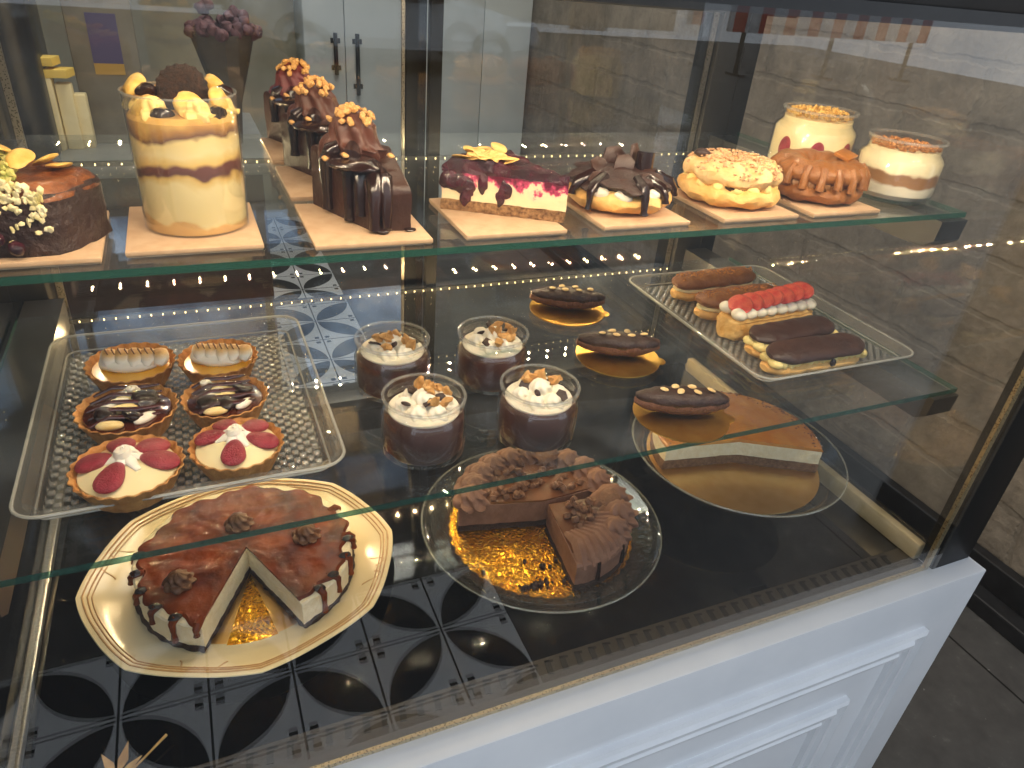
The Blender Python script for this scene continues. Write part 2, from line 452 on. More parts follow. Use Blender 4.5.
inlay = t.m('MULTIPLY', t.m('LESS_THAN', x, .60), t.m('GREATER_THAN', y, -.48))     # patterned inlay, plain slabs beside; dark area in front imitates the viewer's dark reflection
slabx = t.m('LESS_THAN', t.m('ABSOLUTE', t.m('SUBTRACT', x, 1.688)), .003)
plain = t.ramp(t.noise(14, 6, .65), [(.3, lin('#403e3d')), (.6, lin('#4d4b49')), (.76, lin('#6a6763'))])
plain = t.mix(slabx, plain, lin('#151414'))
dust = t.ramp(t.noise(60, 3, .6), [(.70, (0, 0, 0)), (.76, (1, 1, 1))])
plain = t.mix(t.m('MULTIPLY', dust, .5), plain, lin('#b8b4ae'))
t.done(t.bsdf(t.mix(inlay, plain, base), .45, 0, t.bump(t.noise(40), .15, .003)))
tiles = m
plaster = M('warm_plaster', '#a39e8b', '#918c7a', 4, .8)
ceil_m = M('ceiling_paint', '#6e6a62', '#64605a', 4, .85)

struct('floor', MB().box(-4, 1.95, -3.2, 4.4, -.08, 0), tiles, label='dark tiled floor with a patterned inlay before the counter')
struct('wall_right', MB().box(1.92, 2.1, -.3, 4.4, 0, 3.4), brick, label='rough grey brown brick wall right of the display case')
struct('wall_back', MB().box(-4, 1.92, 4.4, 4.55, 0, 3.4), plaster, label='drab olive back wall of the shop')
struct('baseboard_right', MB().box(1.83, 1.925, -.3, 4.2, 0, .05, b=.006).box(1.885, 1.925, -.3, 4.2, .05, .13, b=.004), black_metal, label='black skirting rail along the brick wall')
struct('wall_left', MB().box(-4.15, -4, -3.2, 4.55, 0, 3.4), plaster, label='drab wall at the far left of the shop')
struct('ceiling', MB().box(-4, 2.1, -.4, 4.55, 3.4, 3.5), ceil_m, label='plain shop ceiling')

# ------------------------------------------------------------------ display case
case = thing('display_case', 'black framed glass pastry display case on a white panelled counter', 'display case', (.33, .74, 0))
def cp(name, mb, mat, **k):
    o = part(name, mb, mat, case, loc=(-.33, -.74, 0), **k); return o
def sub(name, mb, mat, par, **k): return part(name, mb, mat, par, **k)

b = MB().box(-.36, .98, .397, .449, .06, SILL, b=.003)
base = cp('counter_base', b, white_paint, label='white painted panelled counter')
def moulding(x0, x1, z0, z1, w, y):
    mb = MB()
    prof = [(0, 0), (0, .009), (.10*w, .012), (.22*w, .006), (.34*w, .006), (.42*w, .011), (.54*w, .011), (.60*w, .005), (.74*w, .005), (.82*w, .009), (.94*w, .008), (w, 0)]
    rs = []
    for d, h in prof:
        rs.append([(x0+d, y-h, z0+d), (x1-d, y-h, z0+d), (x1-d, y-h, z1-d), (x0+d, y-h, z1-d)])
    mb.rings(rs, True, False, False); return mb
sub('panel_moulding', moulding(-.29, .897, .13, .662, .05, .398), white_paint, base, angle=20)
sub('panel_moulding', moulding(-.18, .790, .24, .553, .05, .398), white_paint, base, angle=20)
cp('base_body', MB().box(-.32, .908, .449, 1.14, .06, SILL-.025, b=.003), black_metal)
cp('deck', MB().box(XL, XR, .437, YB, SILL-.02, ZD, b=.001), black_gloss, label='glossy black deck')
vg = cp('vent_grille', MB().box(-.22, .885, .4325, .472, ZD, ZD+.0012), M('vent_strip', '#332e28', None, rough=.3), label='dark slotted air vent strip')
sl = MB()
for i in range(54):
    x = -.18+i*.0193
    T = Matrix.Translation((x, .4585, ZD+.0013)) @ Matrix.Rotation(radians(-8), 4, 'Z')
    sl.box(-.0035, .0035, -.009, .009, 0, .0006, T); sl.box(-.0035, .007, .0065, .009, 0, .0006, T)  # short foot draws the slot's doubled reflection as a shape
sub('slot_row', sl, M('slot_black', '#020202', None, rough=.7), vg)
# front pane: a sealed unit of two panes with a perforated spacer bar
fg = cp('front_glass', MB().box(XL-.01, XR+.002, YF, YF+.005, SILL, 1.437), pane)
sub('spacer_bar', MB().box(XL, XR-.006, YF+.006, YF+.010, SILL+.001, SILL+.0065), spacer, fg)
sub('spacer_bar', MB().box(XR-.012, XR-.003, YF+.006, YF+.011, SILL+.001, 1.437), spacer, fg)
sub('spacer_bar', MB().box(XL+.003, XL+.012, YF+.006, YF+.011, SILL+.001, 1.437), spacer, fg)
for x in (XL, XR):
    g = cp('side_glass', MB().box(x-.0025, x+.0025, .447, YB, SILL, 1.437), pane)
    sub('spacer_bar', MB().box(x-.004, x+.004, .455, YB-.02, SILL+.002, SILL+.010), spacer, g)
    sub('glass_seal', MB().box(x-.011 if x > 0 else x-.004, x+.004 if x > 0 else x+.008, .447, YB-.03, SILL+.001, SILL+.030 if x > 0 else SILL+.012, b=.003), cream_alu if x > 0 else alu, g, label='aluminium glazing bar')
for x0, x1, y0, y1 in ((XR+.002, .975, .424, .449), (-.305, XL-.002, .424, .449), (.822, .910, YB, YB+.06), (-.31, -.2, YB, YB+.06)):
    mb = MB().box(x0, x1, y0, y1, SILL, 1.52, b=.002)
    if y0 > 1: mb.box((x0+x1)/2+.010, (x0+x1)/2+.012, y0-.0015, y0, SILL, 1.5)
    cp('corner_post', mb, M('post_black', '#151516', None, rough=.5, spec=.3) if 'post_black' not in bpy.data.materials else bpy.data.materials['post_black'])
cp('top_rail', MB().box(-.305, .975, .424, .50, 1.445, 1.52, b=.003).box(-.305, .975, .424, .436, 1.433, 1.446), black_metal)
cp('top_rail', MB().box(-.305, .975, YB, YB+.06, 1.405, 1.52, b=.003), black_metal)
for x in (XL-.035, XR+.005): cp('top_rail', MB().box(x-.02, x+.05, .50, YB, 1.437, 1.52, b=.003), black_metal)
cp('canopy', MB().box(-.305, .975, .424, YB+.06, 1.52, 1.535, b=.003), black_metal)
cp('bottom_rail', MB().box(-.31, .91, YB, YB+.06, .72, .775, b=.003), black_metal)
for x0, x1, y in ((-.2, .335, YB+.034), (.318, .824, YB+.012)):
    d = cp('sliding_door', MB().box(x0, x1, y, y+.006, .775, 1.405), pane, label='sliding glass back door')
    mid = .318 if x0 < 0 else .346
    fm = MB().box(x1-.03 if x0 < 0 else x0+.016, x1 if x0 < 0 else x0+.034, y-.004, y+.012, .775, 1.405, b=.001)
    sub('door_stile', fm, matte_black, d)
    xs = x0+.006 if x0 < 0 else x1-.014
    sub('spacer_bar', MB().box(xs, xs+.009, y-.004, y-.001, .775, 1.405), spacer_grey, d)
    if x0 < 0: sub('spacer_bar', MB().box(x1-.037, x1-.032, y-.004, y-.001, .775, 1.405), spacer_grey, d)
dot_m = emit('reflected_dot', (1, .72, .30), 7)
for z, y0, y1 in ((ZM, .496, .977), (ZT, .579, 1.033)):
    mb = MB().box(XL+.006, XR-.006, y0, y1, z-.0065, z)
    mb.mi = [0, 0, 1, 1, 0, 1]
    s = cp('glass_shelf', mb, [shelf_glass, glass_edge], label='clear glass shelf with green edges', smooth=False)
    for sx_ in (1, -1):
        X = XR-.004 if sx_ > 0 else XL+.004
        poly = [(y0-.004, 0), (y0-.002, -.026), (y0+.012, -.037), (YB, -.040), (YB, 0)]
        r0 = [(X, p, z-.009+q) for p, q in poly]; r1 = [(X-.046*sx_, p, z-.009+q) for p, q in poly]
        sub('shelf_bracket', MB().rings([r0, r1]), black_metal, s, smooth=False)
# added bead rows below each shelf imitate reflected LED dots, then the front rail strip
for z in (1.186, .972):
    ls = cp('light_strip', MB().box(-.19, .81, YB-.006, YB-.001, z-.003, z+.003), matte_black, label='added row of beads imitating reflected light dots')
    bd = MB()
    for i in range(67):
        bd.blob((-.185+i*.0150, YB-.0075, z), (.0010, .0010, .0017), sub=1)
    sub('reflection_beads', bd, dot_m, ls)
ls = cp('light_strip', MB().box(-.2, .87, .472, .484, 1.4405, 1.4450), black_metal, label='light strip under the front rail')
def lamp_row(name, x0, x1, n, y, z, power, col, rad):
    l = bpy.data.lights.new(name, 'POINT'); l.energy = power/n; l.color = col; l.shadow_soft_size = rad
    for i in range(n):
        o = bpy.data.objects.new(name, l); COL.objects.link(o); o.location = (x0+(x1-x0)*(i+.5)/n, y, z)
lamp_row('canopy_fill', -.18, .85, 30, .80, 1.5, 5.0, (1, .80, .55), .002)  # unseen row, added to brighten the shaded tartlets from above
lamp_row('front_led', -.18, .85, 40, .478, 1.4375, 12.0, (1, .80, .55), .002)
lamp_row('middle_fill', -.18, .80, 26, YB-.034, 1.186, 6.0, (1, .76, .42), .0014)  # added fill beside the upper bead row, brightens the middle shelf
lamp_row('lower_fill', -.18, .80, 26, YB-.034, .972, 7.0, (1, .68, .32), .0014)  # added fill beside the lower bead row, brightens the deck

# ------------------------------------------------------------------ cake boards
def cake_board(label, loc, rz=0, w=.104, d=.118):
    t_ = thing('cake_board', label, 'cake board', loc, rz, 'square cake boards on the top shelf')
    part('card', MB().box(-w/2, w/2, -d/2, d/2, .0012, .0052, b=.0008), board_kraft, t_)
    part('backing', MB().box(-w/2+.001, w/2-.001, -d/2+.001, d/2-.001, 0, .0012), board_edge, t_)
    return t_
BT = ZT+.0052
bd0 = cake_board('tan square card under the tall cup of banana trifle', (-.004, .660, ZT))
for loc, lab, rz in (((-.124, .652, ZT), 'tan card under the dark cake slice topped with banana and pistachio', 0),
        ((.140, .648, ZT), 'tan card under the nearest nut-topped chocolate cake slice', 0),
        ((.140, .789, ZT), 'tan card under the middle nut-topped chocolate cake slice', 0),
        ((.140, .930, ZT), 'tan card under the rearmost nut-topped chocolate cake slice', 0),
        ((.277, .650, ZT), 'tan card under the berry cheesecake slice with almonds', 0),
        ((.424, .652, ZT), 'tan card under the choux ring piled with dark chocolate shards', 0),
        ((.573, .652, ZT), 'tan card under the pale choux ring covered in chopped nuts', 0),
        ((.700, .652, ZT), 'tan card under the brown glazed choux ring', 0)):
    dup(bd0, loc, lab, rz)

# ------------------------------------------------------------------ top shelf
# trifle in a clear cup
T = thing('banana_trifle', 'tall clear cup of banana cream trifle topped with a chocolate biscuit', 'dessert', (0, .666, BT))
part('cup', MB().lathe([(.0425, 0), (.0428, .05), (.0432, .109), (.0424, .109), (.0420, .05), (.0417, .0012)], 64, cap0=True, cap1=True), acetate, T, label='clear plastic cup')
part('filling', MB().lathe([(.0005, .0016), (.0412, .0016), (.0414, .05), (.0416, .090), (.038, .094), (.0005, .095)], 64), trifle_m, T)
mb = MB().blob((0, 0, 0), (.020, .020, .0055), .05, 60, 4)
for i in range(len(mb.v)):
    p = Vector(mb.v[i]); a = atan2(p.y, p.x); p *= 1+.05*cos(18*a); mb.v[i] = tuple(p)
part('chocolate_biscuit', mb, choc_sponge, T, loc=(.003, .004, .109), rot=(radians(62), 0, radians(-10)), label='dark ridged chocolate biscuit')
for i, (a, r, s_, h) in enumerate(((-1.25, .022, .014, .101), (-.3, .030, .011, .106), (2.75, .034, .012, .112), (3.6, .030, .012, .100), (.5, .031, .012, .111), (1.5, .028, .013, .104), (2.2, .030, .011, .104))):
    part('banana_slice', MB().blob((0, 0, 0), (s_*.92, s_*.92, s_*.55), .25, 120, 3, seed=i), banana_m, T, loc=(r*cos(a), r*sin(a), h-.002), rot=(radians(50+20*sin(i*2)), radians(20*cos(i*3)), a+pi/2))
for i, (a, r, h) in enumerate(((-2.1, .030, .099), (.1, .034, .112), (3.0, .024, .112), (1.0, .022, .108), (-.75, .034, .100))):
    part('chocolate_piece', MB().blob((0, 0, 0), (.0085, .007, .006), .4, 160, 2, seed=i+9), choc_glaze, T, loc=(r*cos(a), r*sin(a), h-.004))
for i, (a, r) in enumerate(((-1.15, .031), (-.1, .034), (2.6, .033), (-2.4, .030))):
    part('cream_dollop', MB().swirl((0, 0, 0), .0125, .016, 6, .22, 1.6, 2), pastry_cream, T, loc=(r*.9*cos(a), r*.9*sin(a), .092))
part('cup_rim', MB().lathe([(.0424, .1080), (.0436, .1082), (.0437, .1096), (.0424, .1096), (.0424, .1080)], 64), jar_rim, T)

# dark cake slice at the left with banana chips, pistachio crumbs
T = thing('cake_slice', 'dark chocolate cake slice with caramel top, banana chips and pistachio crumbs', 'cake', (-.115, .645, BT))
poly = [(.018, -.046), (.0495, .006), (.043, .022), (.006, .052), (-.03, .056), (-.075, .030), (-.080, -.004), (-.058, -.036)]
def fine(poly, k):
    out = []
    for a_, b_ in zip(poly, poly[1:]+poly[:1]):
        for i in range(k): out.append((a_[0]+(b_[0]-a_[0])*i/k, a_[1]+(b_[1]-a_[1])*i/k))
    return out
def soft(p, n):
    for _ in range(n):
        p = [((p[i-1][0]+2*p[i][0]+p[(i+1) % len(p)][0])/4, (p[i-1][1]+2*p[i][1]+p[(i+1) % len(p)][1])/4) for i in range(len(p))]
    return p
pf_ = soft(fine(poly, 6), 4)
part('sponge', MB().prism(pf_, 0, .046, .003, nz=8).noiseup(.0022, 80), M('dark_cake_coat', '#24120e', '#321b15', 40, .45, bump=.5, bscale=160), T)
top = MB(); n_ = len(pf_); rs = []
for k in range(9):
    q = 1-k/8.5
    rs.append([(p[0]*q, p[1]*q, .0425+.009*min(1, k/1.5)+max(0, .020*(-(p[0]*q+.004)/.06))+.0025*noise.noise(Vector((p[0]*q*70, p[1]*q*70, 2)))) for p in pf_])
rs.insert(0, [(p[0], p[1], .040) for p in pf_])
top.rings(rs, True, False, True)
part('caramel_top', top, M('orange_caramel', '#8a5026', '#5a2c14', 70, .3, bump=.5, bscale=110, coat=.3, lo=.4, hi=.6), T)
mb = MB()
for i in range(330):
    a = rnd.random(); x = -.005-.07*a; p = (x, -.026+rnd.uniform(-.016, .045), .052+.020*(-x)/.06+rnd.uniform(0, .008))
    mb.blob(p, rnd.uniform(.0014, .0034), .5, 300, 1, seed=i)
part('pistachio_crumbs', mb, M('pistachio', '#d8c878', '#8d9440', 160, .7), T, kind='stuff')
mb = MB()
for i in range(260):
    q = rnd.random(); x = .014-.072*q; y = -.0462+.012*q; z = .052+.016*q-abs(rnd.gauss(0, .014))
    mb.blob((x, y, max(.012, z)), (rnd.uniform(.0014, .0034), .0016, rnd.uniform(.0014, .004)), .5, 300, 1, seed=i)
part('cream_crumbs', mb, M('pale_crumbs', '#efe2bc', '#cfc07a', 160, .6), T, kind='stuff')  # pale crumbs here also stand in for a whitish streaky reflection
for i, p in enumerate(((-.052, .000, .082), (.000, -.012, .066), (-.036, -.022, .074), (-.018, .010, .070), (.012, .014, .058), (.022, .004, .056))):
    part('banana_chip', MB().blob((0, 0, 0), (.0105, .0095, .0020), .25, 100, 3, seed=i), banana_m, T, loc=p, rot=(radians(rnd.uniform(0, 35)), radians(rnd.uniform(-25, 20)), i))
for i, p in enumerate(((-.034, -.044, .012), (-.056, -.038, .018), (-.048, -.041, .008), (-.022, -.046, .016), (-.010, -.047, .009))):
    part('berry', MB().blob((0, 0, 0), .0058, .2, 200, 2, seed=i), berry_m, T, loc=p)

# three chocolate cake slices
GC = 'chocolate cake slices in a line on the top shelf'
def choc_slice(label, loc, swirl, seed, rz=0):
    T = thing('chocolate_cake_slice', label, 'cake', loc, rz, GC)
    poly = [(.003, -.031), (.039, -.033), (.042, .05), (.030, .066), (-.012, .068), (-.034, .056)]
    mb = MB().prism([(p[0], p[1]) for p in poly], 0, .056, .006, nz=6)
    for i, p in enumerate(mb.v):
        if p[2] > .035: mb.v[i] = (p[0], p[1], p[2]-.018*max(0, min(1, (.0-p[1])/.035)))
    part('cake', mb.noiseup(.0013, 60, seed), choc_coat, T)
    mb = MB()
    mb.swirl((.002, .034, .050), .030, .044, 8, .15, 2.4, 2, a0=seed)
    sw = part('buttercream_swirl', mb, swirl, T, label='ridged swirl of buttercream')
    mb = MB()
    for i in (1, 3, 4, 5, 6):
        x0 = -.020+.006*i; y0 = .004-.006*i*.3+rnd.uniform(-.004, .004)
        L = rnd.uniform(.03, .062)
        if i < 5:
            e = Vector((-.034+(.037)*(1-(i+.5)/5.2), .05-.087*(i+.5)/5.2*.98, 0)); e = Vector((-.033+.035*(i+.3)/5, .05-.078*(i+.3)/5, 0))
        else:
            e = Vector((.006+.010*(i-5), -.034, 0))
        top = .060 if i < 4 else .044
        mb.tube([(x0, y0+.02, top+.004), (e.x*.6+x0*.4, e.y*.7+y0*.3, top), (e.x-.0006, e.y-.001, top-.012), (e.x-.001, e.y-.0015, max(.003, top-L*.8)), (e.x-.001, e.y-.0018, max(.0025, top-L))],
                [.006, .008, .0066, .0045, .0056], 10)
    mb.blob((-.004, -.002, .054), (.024, .026, .006), .2, 60, 3); mb.blob((.036, -.036, .002), (.006, .0045, .002), .2, 90, 2); mb.blob((.010, -.037, .0025), (.007, .006, .003), .2, 90, 2)
    part('ganache_drips', mb.noiseup(.001, 90), choc_glaze, T)
    for i in range(46):
        a = rnd.uniform(0, 2*pi); r = .021*sqrt(rnd.random())
        h = .0955-(r/.024)**2.2*.016
        part('chopped_nut', nut_meshes[i % 4], None, T, loc=(.002+r*cos(a), .032+r*sin(a), h), rot=(rnd.uniform(0, 3), rnd.uniform(0, 3), rnd.uniform(0, 3)))
    for p in ((-.014, -.006, .062), (-.028, .012, .055), (.030, .006, .058)):
        part('chopped_nut', nut_meshes[0], None, T, loc=p)
    return T
nut_meshes = [MB().blob((0, 0, 0), (.0034, .0028, .0024), .7, 260, 2, seed=s*5).mesh('chopped_nut', nut_m) for s in range(4)]
choc_slice('nearest chocolate cake slice, nut-topped swirl and dripping dark ganache', (.140, .648, BT), choc_swirl, 1)
choc_slice('middle chocolate cake slice between two alike, swirl topped with nuts', (.133, .800, BT), choc_swirl, 2)
choc_slice('rearmost chocolate cake slice with a plum-brown nut-topped swirl', (.130, .935, BT), plum_swirl, 3)

# berry cheesecake slice
T = thing('berry_cheesecake_slice', 'berry-marbled cheesecake slice with flaked almonds on biscuit crust', 'cake', (.335, .610, BT))
a0, a1 = radians(113), radians(150)
wob = lambda a, z: .0012*sin(a*60+z*300)
part('crust', MB().sector(.126, 0, .011, a0, a1, .002, 18, 14, 3).noiseup(.0016, 220), crumb_tan, T)
part('filling', MB().sector(.125, .0112, .038, a0, a1, .002, 24, 14, 10).noiseup(.0008, 120), berry_fill, T)
mb = MB().sector(.126, .0375, .046, a0, a1, .004, 24, 14, 4, dz=lambda x, y: .004*noise.noise(Vector((x*60, y*60, 0)))+.006*exp(-((sqrt(x*x+y*y)-.085)/.03)**2)).noiseup(.0016, 110)
for r, w, zb in ((.118, .010, .030), (.108, .012, .028), (.098, .007, .024), (.101, .006, .017), (.062, .006, .026), (.066, .004, .018), (.084, .005, .030)):
    e = Vector((cos(a1), sin(a1), 0)); nrm = Vector((-sin(a1), cos(a1), 0))
    q = e*r+nrm*.0005
    mb.blob(tuple(q)[:2]+(zb,), (w, w*.25, .009), .5, 150, 3, rot=Matrix.Rotation(a1, 3, 'Z'), seed=r*99)
part('berry_topping', mb, berry_m, T)
alm = [MB().blob((0, 0, 0), (.0105, .0068, .0011), .15, 90, 3, seed=s).mesh('almond_flake', almond_m) for s in range(3)]
for i in range(26):
    r = rnd.uniform(.060, .112); a = rnd.uniform(a0+.14, a1-.06) if i > 8 else a1-.06
    z = .0480+.006*exp(-((r-.085)/.03)**2)+rnd.uniform(0, .0025)
    part('almond_flake', alm[i % 3], None, T, loc=(r*cos(a), r*sin(a), z), rot=(rnd.uniform(-.5, .5), rnd.uniform(-.5, .4), rnd.uniform(0, 6)))

# choux rings
def ring_mesh(mb, R, r, z, sz=1, amp=.0025, fr=60, seg=64, ns=18, seed=0, squash=None):
    rs = []
    for i in range(seg):
        a = 2*pi*i/seg; ring = []
        for j in range(ns):
            t_ = 2*pi*j/ns
            q = r*(1+.06*cos(9*a+seed))
            p = Vector(((R+q*cos(t_))*cos(a), (R+q*cos(t_))*sin(a), q*sz*sin(t_)))
            p += noise.noise_vector(p*fr+Vector((seed, 0, 0)))*amp
            p.z += z; ring.append(p)
        rs.append(ring)
    n = ns; vs = [p for r_ in rs for p in r_]; fs = []
    for i in range(seg):
        for j in range(n):
            fs.append((i*n+j, i*n+(j+1) % n, ((i+1) % seg)*n+(j+1) % n, ((i+1) % seg)*n+j))
    return mb.add(vs, fs)
T = thing('chocolate_choux', 'choux ring buried under dark chocolate cream and broken shards', 'pastry', (.424, .662, BT), 0, 'choux rings on the top shelf')
part('choux_base', ring_mesh(MB(), .031, .0275, .0145, .5, .003, 70).blob((0, 0, .008), (.03, .03, .007)), choux_m, T)
mb = MB().blob((0, 0, .028), (.053, .052, .013), .35, 40, 4)
part('chocolate_cream', mb, choc_dark, T)
for i, (x, y, z, w, h, rx, ry, rz) in enumerate(((-.004, -.010, .046, .026, .020, 68, 0, -8), (.022, .012, .050, .020, .024, 80, 6, 30), (-.026, .004, .042, .024, .018, 40, -10, 20), (.030, -.018, .036, .030, .012, 30, 10, -30), (-.012, -.036, .030, .026, .015, 62, 0, -12), (.016, -.030, .034, .026, .014, 50, 8, 20), (-.038, -.014, .032, .022, .014, 40, -30, 30), (.004, .026, .046, .03, .02, 75, 0, 0))):
    pl = [(-w*.5, -h*.45), (w*.35, -h*.5), (w*.5, h*.1), (w*.2, h*.5), (-w*.3, h*.42)]
    part('chocolate_shard', MB().prism(pl, -.0016, .0016, .0006), choc_coat, T, loc=(x, y, z), rot=(radians(rx), radians(ry), radians(rz)))
part('chocolate_roll', MB().tube([(0, 0, 0), (0, 0, .008), (0, 0, .022)], [.0095, .0098, .0095], 18), choc_glaze, T, loc=(.026, -.004, .034), rot=(radians(-8), radians(6), 0))
mb = MB()
for a in (-1.62, -2.6, -1.15, -.5, -3.0):
    L = .020 if a in (-1.62, -2.6) else .010
    e = Vector((cos(a), sin(a), 0))
    mb.tube([e*.036+Vector((0, 0, .036)), e*.054+Vector((0, 0, .030)), e*.0595+Vector((0, 0, .022)), e*.0605+Vector((0, 0, .030-L)), e*.061+Vector((0, 0, .026-L))], [.006, .006, .0045, .0035, .0048], 8)
part('chocolate_drips', mb.noiseup(.0012, 100), choc_glaze, T)
for i, (a, r) in enumerate(((-2.0, .051), (-1.3, .050), (-.8, .050), (-2.5, .05))):
    part('cream_dollop', MB().blob((0, 0, 0), (.010, .006, .007), .3, 120, 3, seed=i), white_cream, T, loc=(r*cos(a), r*sin(a), .022), rot=(0, 0, a+pi/2))

T = thing('nut_choux_ring', 'pale choux ring dusted with chopped nuts over cream filling', 'pastry', (.573, .660, BT), 0, 'choux rings on the top shelf')
part('choux_base', ring_mesh(MB(), .031, .0275, .0135, .48, .003, 70, seed=3).blob((0, 0, .008), (.03, .03, .007)), choux_m, T)
mb = MB()
for i in range(15):
    a = 2*pi*i/15; e = Vector((cos(a), sin(a)))
    mb.blob((.040*e.x, .040*e.y, .023), (.014, .010, .008), .1, 90, 3, rot=Matrix.Rotation(a, 3, 'Z'), seed=i)
part('cream_filling', mb, pastry_cream, T)
part('choux_lid', ring_mesh(MB(), .027, .028, .034, .52, .004, 60, seed=7), M('pale_choux', '#e2b878', '#eccb96', 60, .6, bump=.5, bscale=140), T)
mb = MB()
for i in range(420):
    a = rnd.uniform(0, 2*pi); q = rnd.uniform(0.1, pi*.95); R = .027+.028*cos(q)
    mb.blob((R*cos(a), R*sin(a), .0345+.0155*sin(q)), (rnd.uniform(.0014, .0034), .0016, .0013), .5, 300, 1, rot=Matrix.Rotation(rnd.uniform(0, 3), 3, 'Z'), seed=i)
part('nut_crumbs', mb, M('nut_crumb', '#dcb68c', '#b98a62', 200, .7), T, kind='stuff')
part('chocolate_piece', MB().blob((0, 0, 0), (.010, .005, .007), .4, 120, 3), choc_glaze, T, loc=(-.026, -.040, .026), rot=(0, 0, -.6))
part('chocolate_piece', MB().blob((0, 0, 0), (.010, .007, .005), .4, 120, 3, seed=4), choc_dark, T, loc=(-.034, .016, .050))

T = thing('glazed_choux_ring', 'brown glazed choux ring with piped coffee cream and a square wafer', 'pastry', (.702, .660, BT), 0, 'choux rings on the top shelf')
part('choux_base', ring_mesh(MB(), .032, .0265, .0125, .46, .003, 70, seed=5), choux_dk, T)
mb = MB()
for i in range(18):
    a = 2*pi*i/18; e = Vector((cos(a), sin(a)))
    mb.blob((.041*e.x, .041*e.y, .022), (.013, .0085, .0085), .08, 90, 3, rot=Matrix.Rotation(a, 3, 'Z'), ridge=.08, nr=8, seed=i)
part('coffee_cream', mb, M('coffee_cream', '#a87c4e', '#8f6238', 120, .5, bump=.2, bscale=220), T)
part('glazed_lid', ring_mesh(MB(), .034, .0225, .034, .6, .003, 70, seed=8), M('brown_glaze', '#855222', '#9a622c', 60, .35, bump=.4, bscale=130, coat=.2), T)
mb = MB()
for i in range(9):
    a = -2.9+i*.34; e = Vector((cos(a), sin(a), 0)); L = rnd.uniform(.006, .016)
    mb.tube([e*.050+Vector((0, 0, .042)), e*.057+Vector((0, 0, .034)), e*.058+Vector((0, 0, .033-L))], [.005, .0045, .005], 8)
part('glaze_drips', mb, bpy.data.materials['brown_glaze'], T)
mb = MB()
for i in range(60):
    a = rnd.uniform(0, 6.28); r = .012*sqrt(rnd.random()); mb.blob((r*cos(a), r*sin(a), .030+rnd.random()*.004), .0024, .5, 300, 1, seed=i)
part('praline_crumbs', mb, crumb_brown, T, kind='stuff')
part('wafer_square', MB().box(-.013, .013, -.010, .010, -.002, .002, b=.0006), M('caramel_wafer', '#9a6026', '#a86c30', 60, .3), T, loc=(.030, -.010, .0505), rot=(radians(14), radians(-6), radians(20)))

# two cream jars at the right end
def jar_mesh(r, h, neck, rim, zs):
    t_ = .0018
    out = [(.0, 0), (r-.006, 0), (r-.001, .0035), (r, .010), (r, zs), (r-.002, zs+.004), (neck, zs+.008), (neck, zs+.0105), (neck+.0022, zs+.0125), (neck, zs+.0145), (neck, h-.006), (rim, h-.0045), (rim, h-.0005), (rim-.001, h)]
    inn = [(rim-.004, h), (neck-t_, h-.004), (neck-t_, zs+.008), (r-.002-t_, zs+.003), (r-t_, zs), (r-t_, .010), (r-.006, .0045), (0, .004)]
    return MB().lathe(out[1:]+inn[:-1]+[(.0004, .004)], 56, cap0=True)
GJ = 'cream dessert jars at the end of the top shelf'
T = thing('cream_jar', 'glass jar of pale cream with strawberry halves and golden crumbs', 'dessert jar', (.785, .760, ZT), .1, GJ)
T.scale = (1.10, 1.10, 1.10)
part('rim', MB().lathe([(.0425, .0780), (.0442, .0785), (.0444, .0800), (.0436, .0812), (.0416, .0812), (.0410, .0798), (.0425, .0780)], 56), jar_rim, T)
part('jar', jar_mesh(.0495, .081, .042, .044, .058), jar_glass, T, label='clear glass jar')
part('cream', MB().lathe([(.0004, .0045), (.042, .0046), (.0472, .010), (.0472, .057), (.0402, .066), (.0402, .071), (.0004, .073)], 48), vanilla, T)
for a in (-3.15, -2.3, -1.45, -.5, .3):
    mb = MB().blob((0, 0, 0), (.0085, .0028, .0135), .08, 90, 3)
    part('strawberry_half', mb, straw_dk, T, loc=(.0465*cos(a), .0465*sin(a), .037), rot=(0, radians(8), a+pi/2))
mb = MB()
for i in range(260):
    a = rnd.uniform(0, 6.28); r = .039*sqrt(rnd.random()); mb.blob((r*cos(a), r*sin(a), .073+(1-(r/.04)**2)*.008*rnd.random()+.002), rnd.uniform(.0014, .003), .5, 300, 1, seed=i)
part('crumb_topping', mb, crumb_gold, T, kind='stuff')
T = thing('cream_jar', 'glass jar layered white cream and brown biscuit crumbs', 'dessert jar', (.838, .657, ZT), .4, GJ)
T.scale = (1.09, 1.09, 1.09)
part('rim', MB().lathe([(.0413, .0660), (.0431, .0665), (.0433, .0680), (.0426, .0692), (.0408, .0692), (.0402, .0678), (.0413, .0660)], 56), jar_rim, T)
part('jar', jar_mesh(.0475, .069, .041, .043, .047), jar_glass, T, label='clear glass jar')
part('layers', MB().lathe([(.0004, .0045), (.040, .0046), (.0452, .010), (.0452, .046), (.0390, .055), (.0390, .058), (.0004, .059)], 48), crumbjar_m, T)
mb = MB()
for i in range(260):
    a = rnd.uniform(0, 6.28); r = .038*sqrt(rnd.random()); mb.blob((r*cos(a), r*sin(a), .0595+rnd.random()*.0025), rnd.uniform(.0014, .0028), .5, 300, 1, seed=i)
part('crumb_topping', mb, crumb_brown, T, kind='stuff')

